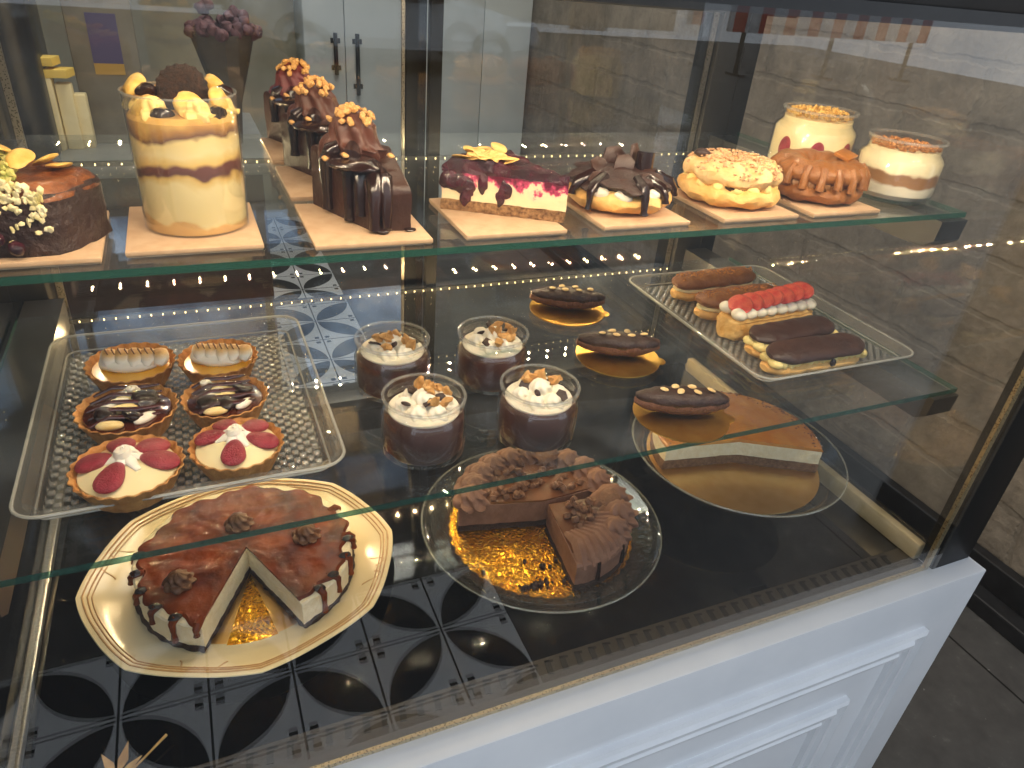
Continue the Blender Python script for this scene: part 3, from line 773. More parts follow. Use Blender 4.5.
# ------------------------------------------------------------------ middle shelf: trays
def rrect(hx, hy, r, z, n=6):
    pts = []
    for cx_, cy_, a0 in ((hx-r, hy-r, 0), (-hx+r, hy-r, pi/2), (-hx+r, -hy+r, pi), (hx-r, -hy+r, 1.5*pi)):
        for i in range(n+1):
            a = a0+pi/2*i/n; pts.append((cx_+r*cos(a), cy_+r*sin(a), z))
    return pts
def tray(label, loc, hx, hy, h):
    T = thing('clear_tray', label, 'tray', loc, 0, 'clear plastic trays on the middle shelf')
    f = .016
    rs = [rrect(hx-f-.004, hy-f-.004, .012, .0), rrect(hx-f, hy-f, .014, .003), rrect(hx-.008, hy-.008, .02, h-.003), rrect(hx-.0015, hy-.0015, .024, h-.003), rrect(hx, hy, .025, h-.001), rrect(hx-.001, hy-.001, .025, h),
          rrect(hx-.0085, hy-.0085, .02, h), rrect(hx-f-.0018, hy-f-.0018, .013, .0045)]
    part('rim', MB().rings(rs, True, False, False), tray_clear, T)
    mb = MB()
    for q, zz, w in ((0.0015, h-.0008, .0016), (f-.001, .0035, .0011)):
        o_ = rrect(hx-q, hy-q, .024 if q < .01 else .013, zz); mb.tube(o_+o_[:2], w, 6)
    part('lip', mb, tray_lip, T)
    part('embossed_base', MB().rings([rrect(hx-f-.004, hy-f-.004, .012, .0006), rrect(hx-f-.004, hy-f-.004, .012, .0024)]), tray_floor_m, T)
    return T
tray('clear plastic tray holding six fluted tartlets', (-.037, .709, ZM), .138, .167, .018)
tray('clear plastic tray holding five long eclairs and pastries', (.752, .731, ZM), .139, .170, .0155)
TZ = ZM+.0026

# tartlets
def tart_root(name, label, loc, r, rz, group):
    T = thing(name, label, 'tartlet', loc, rz, group)
    nf = 22; h = .026
    mod = lambda a, z: 1+.028*cos(nf*a)*(0.35+.65*min(1, z/h))
    part('tart_shell', MB().lathe([(.0005, 0), (r*.70, 0), (r*.74, .002), (r*.96, h-.001), (r*.985, h), (r*.97, h+.001), (r*.90, h-.003), (r*.86, h-.008), (.0005, h-.010)], 132, mod), shell_m, T)
    return T
R1, R2 = .0465, .0425
def lemon_tart(label, loc, r, rz):
    T = tart_root('lemon_meringue_tartlet', label, loc, r, rz, 'lemon meringue tartlets')
    part('lemon_curd', MB().lathe([(r*.87, .0175), (r*.84, .0215), (.0005, .0225)], 48), lemon_m, T)
    mb = MB()
    for i in range(5):
        x = -r*.52+i*r*.28
        pts = []; rad = []
        for k in range(9):
            q = k/8
            pts.append((x+r*.16*(q-.5)+.004*sin(q*3), r*.46*(.5-q)*1.5*(1-.12*abs(i-2)), .0275+.006*sin(pi*q)))
            rad.append(r*.20*(.35+.65*sin(pi*min(1, q*.9+.1))**.6))
        mb.tube(pts, rad, 12, sz=.85, ridge=.05, nr=5)
    mb.blob((0, 0, .026), (r*.70, r*.42, .009), .1, 60, 3)
    me = part('meringue', mb, meringue, T, label='white torched meringue waves')
    mb = MB()
    for i in range(8):
        x = -r*.5+i*r*.145
        mb.tube([(x-r*.10, r*.30, .0362), (x, 0, .0415), (x+r*.09, -r*.16, .0398)], [.0006, .0009, .0006], 6)
    sub('scorch_lines', mb, M('scorched_sugar', '#6a3a16', None, rough=.5) if 'scorched_sugar' not in bpy.data.materials else bpy.data.materials['scorched_sugar'], me)
    return T
def caramel_tart(label, loc, r, rz, seed):
    T = tart_root('banana_caramel_tartlet', label, loc, r, rz, 'banana caramel tartlets')
    part('caramel_filling', MB().lathe([(r*.87, .0175), (r*.84, .0225), (r*.5, .0245), (.0005, .025)], 48).noiseup(.0018, 60, seed, .02), M('dark_caramel', '#3a1409', '#52200e', 30, .08, bump=.3, bscale=40, coat=.8) if 'dark_caramel' not in bpy.data.materials else bpy.data.materials['dark_caramel'], T)
    for i, (x, y, a, s_) in enumerate(((-.1, -.05, .25, 1.25), (.35, -.5, .6, .9), (.05, .42, .3, 1.2), (-.25, .2, .5, 1.3), (-.3, -.62, -.1, 1.0))):
        part('banana_piece', MB().blob((0, 0, 0), (r*.27*s_, r*.12, r*.10), .15, 60, 3, seed=i+seed), white_cream if i % 2 else M('banana_flesh', '#efd9a0', '#e6c67c', 60, .4, sss=.1) if 'banana_flesh' not in bpy.data.materials else bpy.data.materials['banana_flesh'], T, loc=(x*r, y*r, .026), rot=(0, 0, a))
    for i, (x, y, s_) in enumerate(((.38, .18, 1.1), (-.42, -.22, .9), (.1, -.42, .9)) if seed % 2 else ((-.38, -.3, 1.1), (.0, -.42, 1.0), (.42, .1, 1.0))):
        part('chocolate_disc', MB().blob((0, 0, 0), (r*.26*s_, r*.23*s_, r*.10), .3, 90, 3, seed=i), choc_glaze, T, loc=(x*r, y*r, .0285), rot=(.2, .1, i))
    mb = MB()
    for k in range(5):
        o = -.6+k*.3
        mb.tube([(r*(-.75+.15*abs(o)), r*o, .0265), (r*-.3, r*(o+.15), .0305), (r*.2, r*(o+.05), .0300), (r*(.72-.15*abs(o)), r*(o+.2), .0265)], [.0015, .0028, .0030, .0015], 8, sz=.6)
    part('caramel_ribbons', mb, bpy.data.materials['dark_caramel'], T)
    part('cream_peak', MB().rosette((0, 0, 0), r*.16, .008, 1.2, .1, 5), white_cream, T, loc=(r*(.1 if seed % 2 else -.35), r*.52, .027))
    return T
def straw_tart(label, loc, r, rz, arr):
    T = tart_root('strawberry_tartlet', label, loc, r, rz, 'strawberry cream tartlets')
    part('custard', MB().lathe([(r*.87, .0175), (r*.85, .0225), (r*.6, .0285), (r*.3, .032), (.0005, .033)], 48), vanilla, T)
    for i, (a, rr) in enumerate(arr):
        mb = MB().blob((0, 0, 0), (r*.36, r*.25, r*.12), .06, 60, 3)
        for k, v in enumerate(mb.v):
            mb.v[k] = (v[0], v[1]*(1+.5*v[0]/(r*.36)*.55), v[2])
        part('strawberry_half', mb, straw_dk, T, loc=(rr*r*cos(a), rr*r*sin(a), .0335-.005*(rr-.4)/.3), rot=(0, radians(14), a))
    mb = MB()
    for k in range(6):
        a = k*1.05
        mb.tube([(0, 0, .038), (r*.18*cos(a), r*.18*sin(a), .0345), (r*.42*cos(a), r*.42*sin(a), .031)], [.0045, .005, .0025], 10, sz=.7)
    mb.rosette((0, 0, .031), r*.24, .016, 1.5, .14, 5)
    part('cream_star', mb, white_cream, T)
    return T
lemon_tart('lemon meringue tartlet behind the left banana caramel tartlet', (-.088, .772, TZ), R1*.97, -.20)
lemon_tart('lemon meringue tartlet at the right rear of the tray of tartlets', (.000, .762, TZ), R2, -.30)
caramel_tart('banana caramel tartlet left of the other one like it', (-.089, .678, TZ), R1, .0, 1)
caramel_tart('banana caramel tartlet directly behind the four-strawberry tartlet, right of its twin', (.001, .676, TZ), R2, .1, 2)
straw_tart('strawberry tartlet with bare custard at its front right', (-.086, .580, TZ), R1, 0, ((2.9, .56), (1.75, .5), (.7, .56), (-.2, .58), (-2.05, .52)))
straw_tart('strawberry tartlet with fruit spaced evenly around its cream star', (.005, .588, TZ), R2, 0, ((2.75, .55), (1.85, .62), (.75, .56), (-.35, .56), (-1.75, .52)))

# chocolate mousse jars
chip = [MB().prism([(-.006, -.004), (.005, -.005), (.007, .001), (.001, .006), (-.006, .004)], 0, .0018, .0006).mesh('chocolate_chip', choc_dark),
        MB().blob((0, 0, 0), (.0058, .0045, .0022), .1, 90, 2).mesh('chocolate_chip', choc_dark)]
toast = [MB().blob((0, 0, 0), (.0065, .0045, .0035), .8, 200, 2, seed=s).mesh('praline_piece', nut_m) for s in range(3)]
def mousse_jar(label, loc, seed, rz):
    T = thing('mousse_jar', label, 'dessert jar', loc, rz, 'chocolate mousse jars on the middle shelf')
    r_ = random.Random(seed)
    part('jar', jar_mesh(.0422, .0655, .0378, .0415, .0440), jar_glass, T, label='clear glass jar')
    part('rim', MB().lathe([(.0395, .0630), (.0416, .0632), (.0418, .0648), (.0412, .0658), (.0392, .0658), (.0386, .0645), (.0395, .0630)], 56), jar_rim, T)
    part('mousse', MB().lathe([(.0004, .0045), (.036, .0046), (.0396, .010), (.0396, .0435), (.0355, .0485), (.0004, .0495)], 48), choc_mousse, T)
    mb = MB().lathe([(.0352, .0475), (.0352, .0500), (.030, .0520), (.0004, .0525)], 40).noiseup(.0012, 90, seed, .052)
    for k in range(6):
        a = k*1.05+seed; mb.swirl((.019*cos(a), .019*sin(a), .0475), .0135, .015, 6, .16, 2.2, 2, a0=a, n=14)
    mb.swirl((0, 0, .049), .017, .022, 7, .16, 2.2, 2, n=18)
    part('cream', mb, white_cream, T, label='piped whipped cream')
    for k in range(5):
        a = k*1.3+seed*.7; q = r_.uniform(.012, .026)
        part('chocolate_chip', chip[k % 2], None, T, loc=(q*cos(a), q*sin(a), .0630-.22*(q-.01)), rot=(r_.uniform(-.9, .9), r_.uniform(-.6, .6), a))
    for k in range(9):
        a = 2.2+seed+k*.35+r_.uniform(-.4, .4); q = r_.uniform(.004, .026)
        part('praline_piece', toast[k % 3], None, T, loc=(q*cos(a), q*sin(a), .0685-.30*q+r_.uniform(0, .003)), rot=(r_.uniform(0, 3), r_.uniform(0, 3), 0))
mousse_jar('rear left jar of the square of four cream-topped chocolate mousse jars', (.181, .693, ZM), 1, 0)
mousse_jar('rear right jar of the square of four cream-topped chocolate mousse jars', (.297, .679, ZM), 2, 0)
mousse_jar('front left jar of the square of four cream-topped chocolate mousse jars', (.180, .568, ZM), 3, 0)
mousse_jar('front right jar of the square of four cream-topped chocolate mousse jars', (.300, .556, ZM), 4, 0)

# small chocolate eclairs on gold rounds
hz = [MB().blob((0, 0, 0), (.0052, .0040, .0016), .12, 200, 3, seed=s).mesh('hazelnut_half', hazel_m) for s in range(2)]
def gold_round(label, loc, rz):
    T = thing('gold_board', label, 'cake board', loc, rz, 'small gold rounds under the chocolate eclairs')
    n = 48; o = [(.0555*cos(2*pi*i/n), .0555*sin(2*pi*i/n)) for i in range(n)]
    part('disc', MB().prism(o, .0002, .0016), gold, T)
    part('pull_tab', MB().blob((.054, -.004, .0009), (.009, .010, .0008), sub=3), gold, T)
    return T
def small_eclair(label, loc, rz, seed):
    T = thing('chocolate_eclair', label, 'eclair', loc, rz, 'small hazelnut chocolate eclairs')
    pts = []; rad = []
    for k in range(21):
        q = k/20; pts.append((-.055+.110*q, .002*sin(q*5+seed), .0135)); rad.append(.0190*max(.12, sin(pi*(.02+.96*q))**.5)*(1+.03*cos(60*q)))
    part('choux_shell', MB().tube([(p[0], p[1], p[2]*.95) for p in pts], rad, 20, sz=.68).noiseup(.0014, 70, seed), choc_filling, T)
    mb = MB().tube([(p[0]*.985, p[1], .0190) for p in pts], [r*.98 for r in rad], 20, sz=.62)
    part('chocolate_icing', mb.noiseup(.0016, 90, seed+3), choc_dark, T)
    for i, (x, y) in enumerate(((-.024, -.003), (-.010, .004), (-.006, -.007), (.010, .005), (.014, -.006), (.032, .001))):
        part('hazelnut_half', hz[i % 2], None, T, loc=(x, y, .0312-abs(x)*.04), rot=(rnd.uniform(-.25, .25), rnd.uniform(-.2, .2), rnd.uniform(-1, 1)))
for y, l1, l2, s in ((.838, 'gold round under the rearmost small hazelnut eclair', 'rearmost of three small dark eclairs topped with hazelnut halves', 1), (.690, 'gold round under the middle small hazelnut eclair', 'middle of three small dark eclairs topped with hazelnut halves', 2), (.545, 'bright gold round under the nearest small hazelnut eclair', 'nearest of three small dark eclairs topped with hazelnut halves', 3)):
    gold_round(l1, (.482, y, ZM), radians(-25 if s < 3 else -20))
    small_eclair(l2, (.484, y+.006, ZM+.0018), radians(-21), s)

# right tray pastries
GR = 'long pastries on the right tray'
def long_shape(mb, L, w, h, z, amp, seed, end=.5, seg=24, n=28, fr=60, x0=0):
    pts = []; rad = []
    for k in range(n+1):
        q = k/n; pts.append((-L/2+L*q+x0, 0, z)); rad.append(w*max(.15, min(1, sin(pi*(.015+.97*q))*2.4)**end))
    return mb.tube(pts, rad, seg, sz=h/w).noiseup(amp, fr, seed)
def brown_eclair(label, loc, rz, L, seed):
    T = thing('praline_eclair', label, 'eclair', loc, rz, GR)
    part('choux_base', long_shape(MB(), L, .021, .0105, .0108, .0022, seed), choux_m, T)
    part('cream_filling', long_shape(MB(), L*.96, .0205, .006, .0195, .0016, seed+2), vanilla, T)
    part('choux_lid', long_shape(MB(), L*1.0, .0225, .0115, .0300, .0022, seed+4), M('praline_glaze', '#7d4a22', '#96602e', 50, .4, bump=.4, bscale=120) if 'praline_glaze' not in bpy.data.materials else bpy.data.materials['praline_glaze'], T)
    mb = MB(); r_ = random.Random(seed)
    for i in range(170):
        x = r_.uniform(-.46, .46)*L; y = r_.uniform(-.013, .013)
        mb.blob((x, y, .0415-(y/.021)**2*.012), (r_.uniform(.0012, .0026), .0014, .0012), .5, 300, 1, seed=i)
    part('praline_crumbs', mb, crumb_brown, T, kind='stuff')
brown_eclair('rearmost brown eclair with praline crumbs on the right tray', (.735, .828, TZ), radians(2), .155, 3)
brown_eclair('brown praline eclair half hidden behind the strawberry pastry', (.728, .760, TZ), radians(2), .150, 9)
T = thing('strawberry_millefeuille', 'puff pastry bar topped with piped cream and strawberry slices', 'pastry', (.733, .703, TZ), radians(3), GR)
mb = MB()
for k in range(5):
    mb.box(-.078, .078, -.021, .021, .001+k*.0062, .0064+k*.0062, b=.0024, T=Matrix.Translation((.0006*((k*7) % 3-1), .0008*((k*5) % 3-1), 0)))
bmv = MB()
for x_ in range(40): pass
pf = MB()
rs = []
for i in range(33):
    q = i/32; x = -.079+.158*q; ring = []
    for j in range(28):
        a = 2*pi*j/28; ce, se = cos(a), sin(a)
        y = .0225*(abs(ce)**.45)*(1 if ce > 0 else -1); z = .0170+.0165*(abs(se)**.6)*(1 if se > 0 else -1)
        y *= 1+.06*sin(z*900)
        e = .35+.65*min(1, min(q, 1-q)*14)**.5
        ring.append((x, y*e, .017+(z-.017)*(.8+.2*e)))
    rs.append(ring)
pf.rings(rs); pf.noiseup(.0018, 90)
for i, v in enumerate(pf.v): pf.v[i] = (v[0], v[1], max(.0006, v[2]))
part('puff_pastry', pf, puff_m, T)
for i in range(8):
    x = -.066+i*.0188
    for sy in (-1, 1):
        part('cream_dollop', MB().blob((0, 0, 0), (.0108, .0115, .0085), .1, 90, 3, seed=i), white_cream, T, loc=(x, sy*.0125, .0395))
for i in range(7):
    x = -.058+i*.0190
    mb = MB().blob((0, 0, 0), (.0165, .0190, .0042), .08, 50, 3, seed=i)
    part('strawberry_slice', mb, straw_m, T, loc=(x, -.002, .0495+.0012*i), rot=(radians(14), radians(-24), rnd.uniform(-.5, .5)))
def dark_eclair(label, loc, rz, L, seed, lidrot):
    T = thing('dark_chocolate_eclair', label, 'eclair', loc, rz, GR)
    part('choux_base', long_shape(MB(), L, .022, .0105, .0108, .002, seed), choux_m, T)
    mb = MB()
    for i in range(15):
        x = (-.45+.9*i/14)*L
        mb.blob((x, -.009+rnd.uniform(-.002, .002), .0205), (.0075, .011, .0065), .25, 90, 3, seed=i+seed); mb.blob((x, .009, .0205), (.007, .011, .006), .25, 90, 2, seed=i+seed+20)
    part('cream_filling', mb, M('custard_filling', '#efdc96', '#e8cc78', 60, .4, bump=.2) if 'custard_filling' not in bpy.data.materials else bpy.data.materials['custard_filling'], T)
    part('chocolate_lid', long_shape(MB(), L*.98, .0225, .009, .031, .0016, seed+5), choc_coat, T, rot=(lidrot, 0, 0), loc=(0, .003, 0))
    return T
dark_eclair('dark chocolate eclair lying behind the front one on the right tray', (.727, .642, TZ), radians(4), .150, 4, radians(4))
T = dark_eclair('frontmost dark chocolate eclair with custard bulging along its side', (.720, .592, TZ), radians(-1), .158, 11, radians(9))
part('chocolate_piece', MB().blob((0, 0, 0), (.005, .003, .006), .4, 120, 2), choc_glaze, T, loc=(.014, -.0215, .018))

# ------------------------------------------------------------------ deck: caramel cheesecake on cream plate
T = thing('dinner_plate', 'cream stoneware plate with scalloped rim under the caramel cheesecake', 'plate', (-.003, .706, ZD))
T.scale = (1.02, .935, 1)
def scal(a, z):
    q = abs(((a/(2*pi)*8) % 1)-.5)*2
    return 1+(.036*(q**1.6)-.014)*min(1, max(0, (z-.008)/.016))
prof = [(.0005, 0), (.085, 0), (.088, .001), (.090, .003), (.118, .006), (.150, .016), (.176, .0275), (.178, .0290), (.1775, .0305), (.172, .0300), (.150, .0195), (.120, .0095), (.105, .0068), (.0005, .0062)]
part('plate_body', MB().lathe(prof, 128, scal), plate_m, T)
mb = MB()
for rr, zz, w in ((.1715, .0302, .0011), (.1665, .0280, .0010), (.1625, .0262, .0008)):
    pts = []
    for k in range(97):
        a = 2*pi*k/96; q = scal(a, zz)*rr; pts.append((q*cos(a), q*sin(a), zz))
    mb.tube(pts, w, 6)
part('rim_lines', mb, plate_rim, T, label='brown relief lines around the rim')
mb = MB()
for k in range(4):
    a = radians(68+90*k)
    for s in (-1, 1):
        pts = []
        for i in range(15):
            q = i/14; ang = a+s*(.03+.14*q)*1.0; r = .158+.010*sin(q*pi*1.5); pts.append((r*cos(ang), r*sin(ang), .0235+(r-.158)*.42))
        mb.tube(pts, [.0016*(1-.5*i/14) for i in range(15)], 6)
part('scroll_relief', mb, plate_rim, T)
gb = thing('gold_board', 'scalloped gold card on the cream plate beneath the caramel cheesecake', 'cake board', (.0, .706, ZD+.0068))
n = 160; o = [((.121+.0022*abs(sin(16*2*pi*i/n)))*cos(2*pi*i/n), (.121+.0022*abs(sin(16*2*pi*i/n)))*sin(2*pi*i/n)) for i in range(n)]
part('card', MB().prism(o, 0, .0014), gold_flat, gb)  # left smooth: the cake's reflection in embossed gold is put into this finish
mb = MB().prism([(-.0200, -.100), (.0160, -.103), (.0005, -.018)], 0, .0006)
part('embossed_centre', MB().sector(.112, .0015, .0019, radians(251), radians(281), .0002, 8, 10, 1), gold_emb, gb, label='embossed gold patch')
part('pull_tab', MB().blob((-.128, -.046, .0006), (.016, .013, .0010), sub=3), gold_emb, gb)
T = thing('caramel_cheesecake', 'caramel glazed cheesecake with dripping edges and one slice cut out', 'cake', (.0, .707, ZD+.0084))
T.scale = (1.09, 1.05, .92)
a0, a1 = radians(293), radians(293+360-50)
wv = lambda a, z: .0012*sin(a*7)+.0006*sin(a*31)
part('crust', MB().sector(.1185, 0, .0120, a0, a1, .001, 18, 130, 3, dr=lambda a, z: .0008*sin(a*40)).noiseup(.0022, 240), crumb_dark, T)
part('filling', MB().sector(.1165, .0105, .046, a0, a1, .002, 16, 110, 6, dr=wv).noiseup(.0005, 120), cheese, T)
gdr = lambda a, z: -.004+.0035*sin(a*9+1)+.0025*sin(a*23)
gz = lambda x, y: .0022*noise.noise(Vector((x*55, y*55, 1)))+.0012*noise.noise(Vector((x*130, y*130, 4)))
mb = MB().sector(.1155, .0455, .0495, a0+.006, a1-.006, .003, 26, 150, 2, dr=gdr, dz=gz)
gl = part('caramel_glaze', mb, caramel, T)
for i, adeg in enumerate((306, 318, 334, 349, 352, 198, 214, 228, 183, 168, 241, 20)):
    a = radians(adeg); L = (.034, .024, .030, .016, .012, .014, .018, .031, .012, .010, .012, .01)[i]
    e = Vector((cos(a), sin(a), 0)); mb = MB()
    mb.tube([e*.104+Vector((0, 0, .0475)), e*.1135+Vector((0, 0, .0475)), e*.1175+Vector((0, 0, .0435)), e*.1182+Vector((0, 0, .046-L*.6)), e*.1185+Vector((0, 0, .046-L))], [.0035, .005, .0040, .0026, .0036], 8)
    part('caramel_drip', mb, caramel, T)
    if i in (0, 1, 2, 3, 5, 6, 7, 8, 9):
        part('caramel_chip', MB().blob((0, 0, 0), (.0068, .0050, .0038), .3, 140, 2, seed=i), choc_glaze, T, loc=tuple(e*.112)[:2]+(.0490,))
for i, (x, y) in enumerate(((-.070, -.036), (-.004, .040), (.066, -.004))):
    mb = MB().swirl((0, 0, 0), .0165, .021, 8, .12, 2.5, 2, a0=i)
    part('caramel_rosette', mb, M('caramel_cream', '#5e3a1e', '#70482a', 60, .45, bump=.15, bscale=180) if 'caramel_cream' not in bpy.data.materials else bpy.data.materials['caramel_cream'], T, loc=(x, y, .048))
mb = MB()
for (a, r, s_) in ((-18, .137, .0055), (-3, .138, .0058), (236, .128, .005), (256, .130, .005), (-28, .142, .004), (-36, .136, .003)):
    e = Vector((cos(radians(a)), sin(radians(a))))
    mb.blob((e.x*r, e.y*r, .004), (s_, s_*.8, s_*.6), .2, 140, 2)
mb.tube([(.128, -.055, .003), (.134, -.052, .0035), (.139, -.045, .0045)], [.002, .003, .001], 6)
part('caramel_spots', mb, choc_glaze, T)

# chocolate cake on a pressed glass plate
GP = (.389, .670, ZD)
T = thing('glass_plate', 'round pressed glass plate with patterned rim under the chocolate cake', 'plate', GP)
prof = [(.0005, .001), (.090, .001), (.095, .0), (.099, .001), (.130, .008), (.162, .0205), (.168, .0225), (.1695, .0240), (.168, .0255), (.162, .0245), (.130, .0125), (.098, .0050), (.0005, .0046)]
mb = MB().lathe(prof, 96, lambda a, z: 1+.004*cos(48*a)*min(1, z/.02))
part('plate_body', mb, plate_glass, T)
mb = MB().lathe([(.128, .0130), (.1285, .0135), (.156, .0245), (.1565, .0240)], 96)
part('patterned_rim', mb, emb_glass, T)
part('rim_edge', MB().tube([(.1685*cos(2*pi*k/96), .1685*sin(2*pi*k/96), .0243) for k in range(98)], .0013, 6), rim_glass, T)
mb = MB()
for k in range(28):
    a = 2*pi*k/28
    for rr, zz, s_ in ((.147, .0212, .0030), (.139, .0178, .0022), (.153, .0240, .0018)):
        aa = a+(.06 if rr == .139 else 0); mb.blob((rr*cos(aa), rr*sin(aa), zz), (s_, s_, s_*.6), sub=1)
part('rim_relief', mb, plate_glass, T)
gb = thing('gold_board', 'lace-edged shiny gold card under the chocolate cake', 'cake board', (GP[0], GP[1], ZD+.0062))
o = [((.128+.003*abs(sin(22*2*pi*i/220)))*cos(2*pi*i/220), (.128+.003*abs(sin(22*2*pi*i/220)))*sin(2*pi*i/220)) for i in range(220)]
part('card', MB().prism(o, 0, .0014), gold_emb, gb)
GZ = ZD+.0080
def choc_cake(label, a0, a1, off, border, seed):
    T = thing('chocolate_cake', label, 'cake', (GP[0]+off[0], GP[1]+off[1], GZ), 0, 'pieces of chocolate cake on the glass plate')
    a0, a1 = radians(a0), radians(a1)
    na = int(60*(a1-a0)/pi)+10
    part('crumb_base', MB().sector(.118, 0, .010, a0, a1, .001, 14, na, 3).noiseup(.0020, 230, seed), choc_sponge, T)
    part('chocolate_filling', MB().sector(.117, .0102, .044, a0, a1, .003, 14, na, 6, dz=lambda x, y: .0012*noise.noise(Vector((x*70, y*70, seed)))).noiseup(.0010, 120, seed), choc_cream, T)
    part('chocolate_top', MB().sector(.094, .0440, .0468, a0+.02, a1-.02, .002, 10, na, 1).noiseup(.0008, 90, seed), M('shiny_chocolate_top', '#6e4326', '#5e3a22', 40, .2, bump=.15, bscale=60, coat=.4) if 'shiny_chocolate_top' not in bpy.data.materials else bpy.data.materials['shiny_chocolate_top'], T)
    for i, (adeg, r, s_) in enumerate(border):
        a = radians(adeg)
        mb = MB().swirl((0, 0, 0), s_*1.08, s_*1.1, 7, .19, 2.8, 2, a0=a*3+i)
        part('chocolate_rosette', mb, choc_cream, T, loc=(r*cos(a), r*sin(a), .040))
    return T
T1 = choc_cake('larger part of the chocolate cake, back half with rosettes', 2, 168, (0, .004), [(160, .098, .024), (145, .100, .024), (128, .101, .023), (111, .102, .022), (94, .102, .022), (77, .102, .022), (60, .102, .023), (43, .102, .024), (26, .100, .025), (10, .098, .023)], 1)
T2 = choc_cake('smaller wedge of chocolate cake nearest the glass with big rosettes', 263, 356, (.004, -.006), [(349, .094, .027), (330, .097, .026), (312, .097, .022)], 5)
mb = MB()
for k in range(9):
    a = radians(268+k*6.5)
    mb.tube([(.060*cos(a), .060*sin(a), .0465), (.085*cos(a+.05), .085*sin(a+.05), .0505), (.107*cos(a), .107*sin(a), .046), (.1175*cos(a), .1175*sin(a), .036)], [.004, .0075, .0070, .003], 10, ridge=.1, nr=5)
part('piped_cream', mb.noiseup(.001, 90), choc_cream, T2)
mb = MB()
for a in (279, 303):
    a = radians(a); e = Vector((cos(a), sin(a), 0))
    mb.tube([e*.1165+Vector((0, 0, .040)), e*.119+Vector((0, 0, .030)), e*.1192+Vector((0, 0, .012))], [.003, .0022, .003], 6)
part('chocolate_drips', mb, choc_glaze, T2)
cube_ = [MB().box(-.0042, .0042, -.0036, .0036, -.0034, .0034, b=.0008).noiseup(.0009, 300, s).mesh('chocolate_cube', choc_piece) for s in range(3)]
r_ = random.Random(5)
for i in range(74):
    a = radians(r_.uniform(10, 162)); r = r_.uniform(.030, .085)
    part('chocolate_cube', cube_[i % 3], None, T1, loc=(r*cos(a), r*sin(a), .0495+r_.choice((0, 0, .006))), rot=(r_.random(), r_.random(), r_.random()*3))
for i in range(22):
    a = radians(r_.uniform(285, 345)); r = r_.uniform(.028, .066)
    part('chocolate_cube', cube_[i % 3], None, T2, loc=(r*cos(a), r*sin(a), .0500+r_.choice((0, 0, .006))), rot=(r_.random(), r_.random(), r_.random()*3))
for P, a, s in ((T1, radians(62), .016), (T2, radians(338), .016)):
    part('praline_disc', MB().blob((0, 0, 0), (s, s*.85, .0035), .3, 90, 3), choc_piece, P, loc=(.086*cos(a), .086*sin(a), .064), rot=(.3, -.2, 0))
mb = MB(); r_ = random.Random(8)
for cx_, cy_, n_, sp in ((-.056, -.093, 34, .012), (.004, -.122, 30, .010), (-.01, -.10, 3, .02), (-.028, -.066, 5, .006), (-.08, -.06, 3, .03)):
    for i in range(n_): mb.blob((cx_+r_.gauss(0, sp), cy_+r_.gauss(0, sp*.35), .0022), r_.uniform(.0014, .0036), .5, 240, 1, seed=i)
part('fallen_crumbs', mb, choc_sponge, T2, kind='stuff')

# caramel cheesecake on a glass stand
CS = (.722, .674, ZD)
def edge_ring(T, r, z, w): part('rim_edge', MB().tube([(r*cos(2*pi*k/80), r*sin(2*pi*k/80), z) for k in range(82)], w, 6), rim_glass, T)
T = thing('cake_stand', 'footed clear glass cake stand holding the light caramel cheesecake', 'cake stand', CS)
prof = [(.150, .061), (.1615, .074), (.163, .0775), (.162, .079), (.159, .0765), (.147, .0645), (.0005, .0635), (.0005, .060), (.140, .0585)]
part('stand_plate', MB().lathe([(.0005, .0590), (.143, .0590), (.1605, .0745), (.163, .0780), (.1625, .0795), (.160, .0790), (.1425, .0625), (.0005, .0625)], 96), plate_glass, T)
part('foot', MB().lathe([(.0005, .0), (.050, .0), (.052, .002), (.048, .006), (.030, .014), (.017, .026), (.014, .036), (.018, .050), (.030, .0588), (.0005, .0588)], 64), plate_glass, T)
edge_ring(T, .1625, .0786, .0014); edge_ring(T, .0508, .0016, .0014); edge_ring(T, .044, .0080, .0008)
gb = thing('gold_board', 'smooth gold card on the glass stand under the light caramel cheesecake', 'cake board', (CS[0]-.012, CS[1]-.006, ZD+.0627))
part('card', MB().prism([(.131*cos(2*pi*i/96), .131*sin(2*pi*i/96)) for i in range(96)], 0, .0014), gold_flat, gb)
T = thing('light_caramel_cheesecake', 'light caramel cheesecake on the glass stand with its front third cut away', 'cake', (CS[0]-.010, CS[1]-.004, ZD+.0643))
a0, a1 = radians(-36), radians(178)
ap = (-.008, -.014)
part('crust', MB().sector(.1265, 0, .0155, a0, a1, .001, 18, 80, 3, apex=ap).noiseup(.0017, 240), M('nut_biscuit_crust', '#8d6a4a', '#6a4a30', 220, .8, bump=.7, bscale=400), T)
part('filling', MB().sector(.1255, .0157, .0385, a0, a1, .002, 18, 80, 4, apex=ap).noiseup(.0008, 110), cheese, T)
part('caramel_top', MB().sector(.126, .0384, .0435, a0, a1, .003, 20, 90, 2, apex=ap, dz=lambda x, y: .0012*noise.noise(Vector((x*45, y*45, 2)))), caramel_lt, T)
mb = MB(); r_ = random.Random(3)
for i in range(320):
    a = r_.uniform(a0+.02, a1-.02); r = .1245-abs(r_.gauss(0, .009)); mb.blob((r*cos(a), r*sin(a), .0432), (r_.uniform(.0009, .0022),)*3, .4, 300, 1, seed=i)
part('crumb_border', mb, M('caramel_crumb', '#8a5018', '#6e3c12', 200, .6), T, kind='stuff')

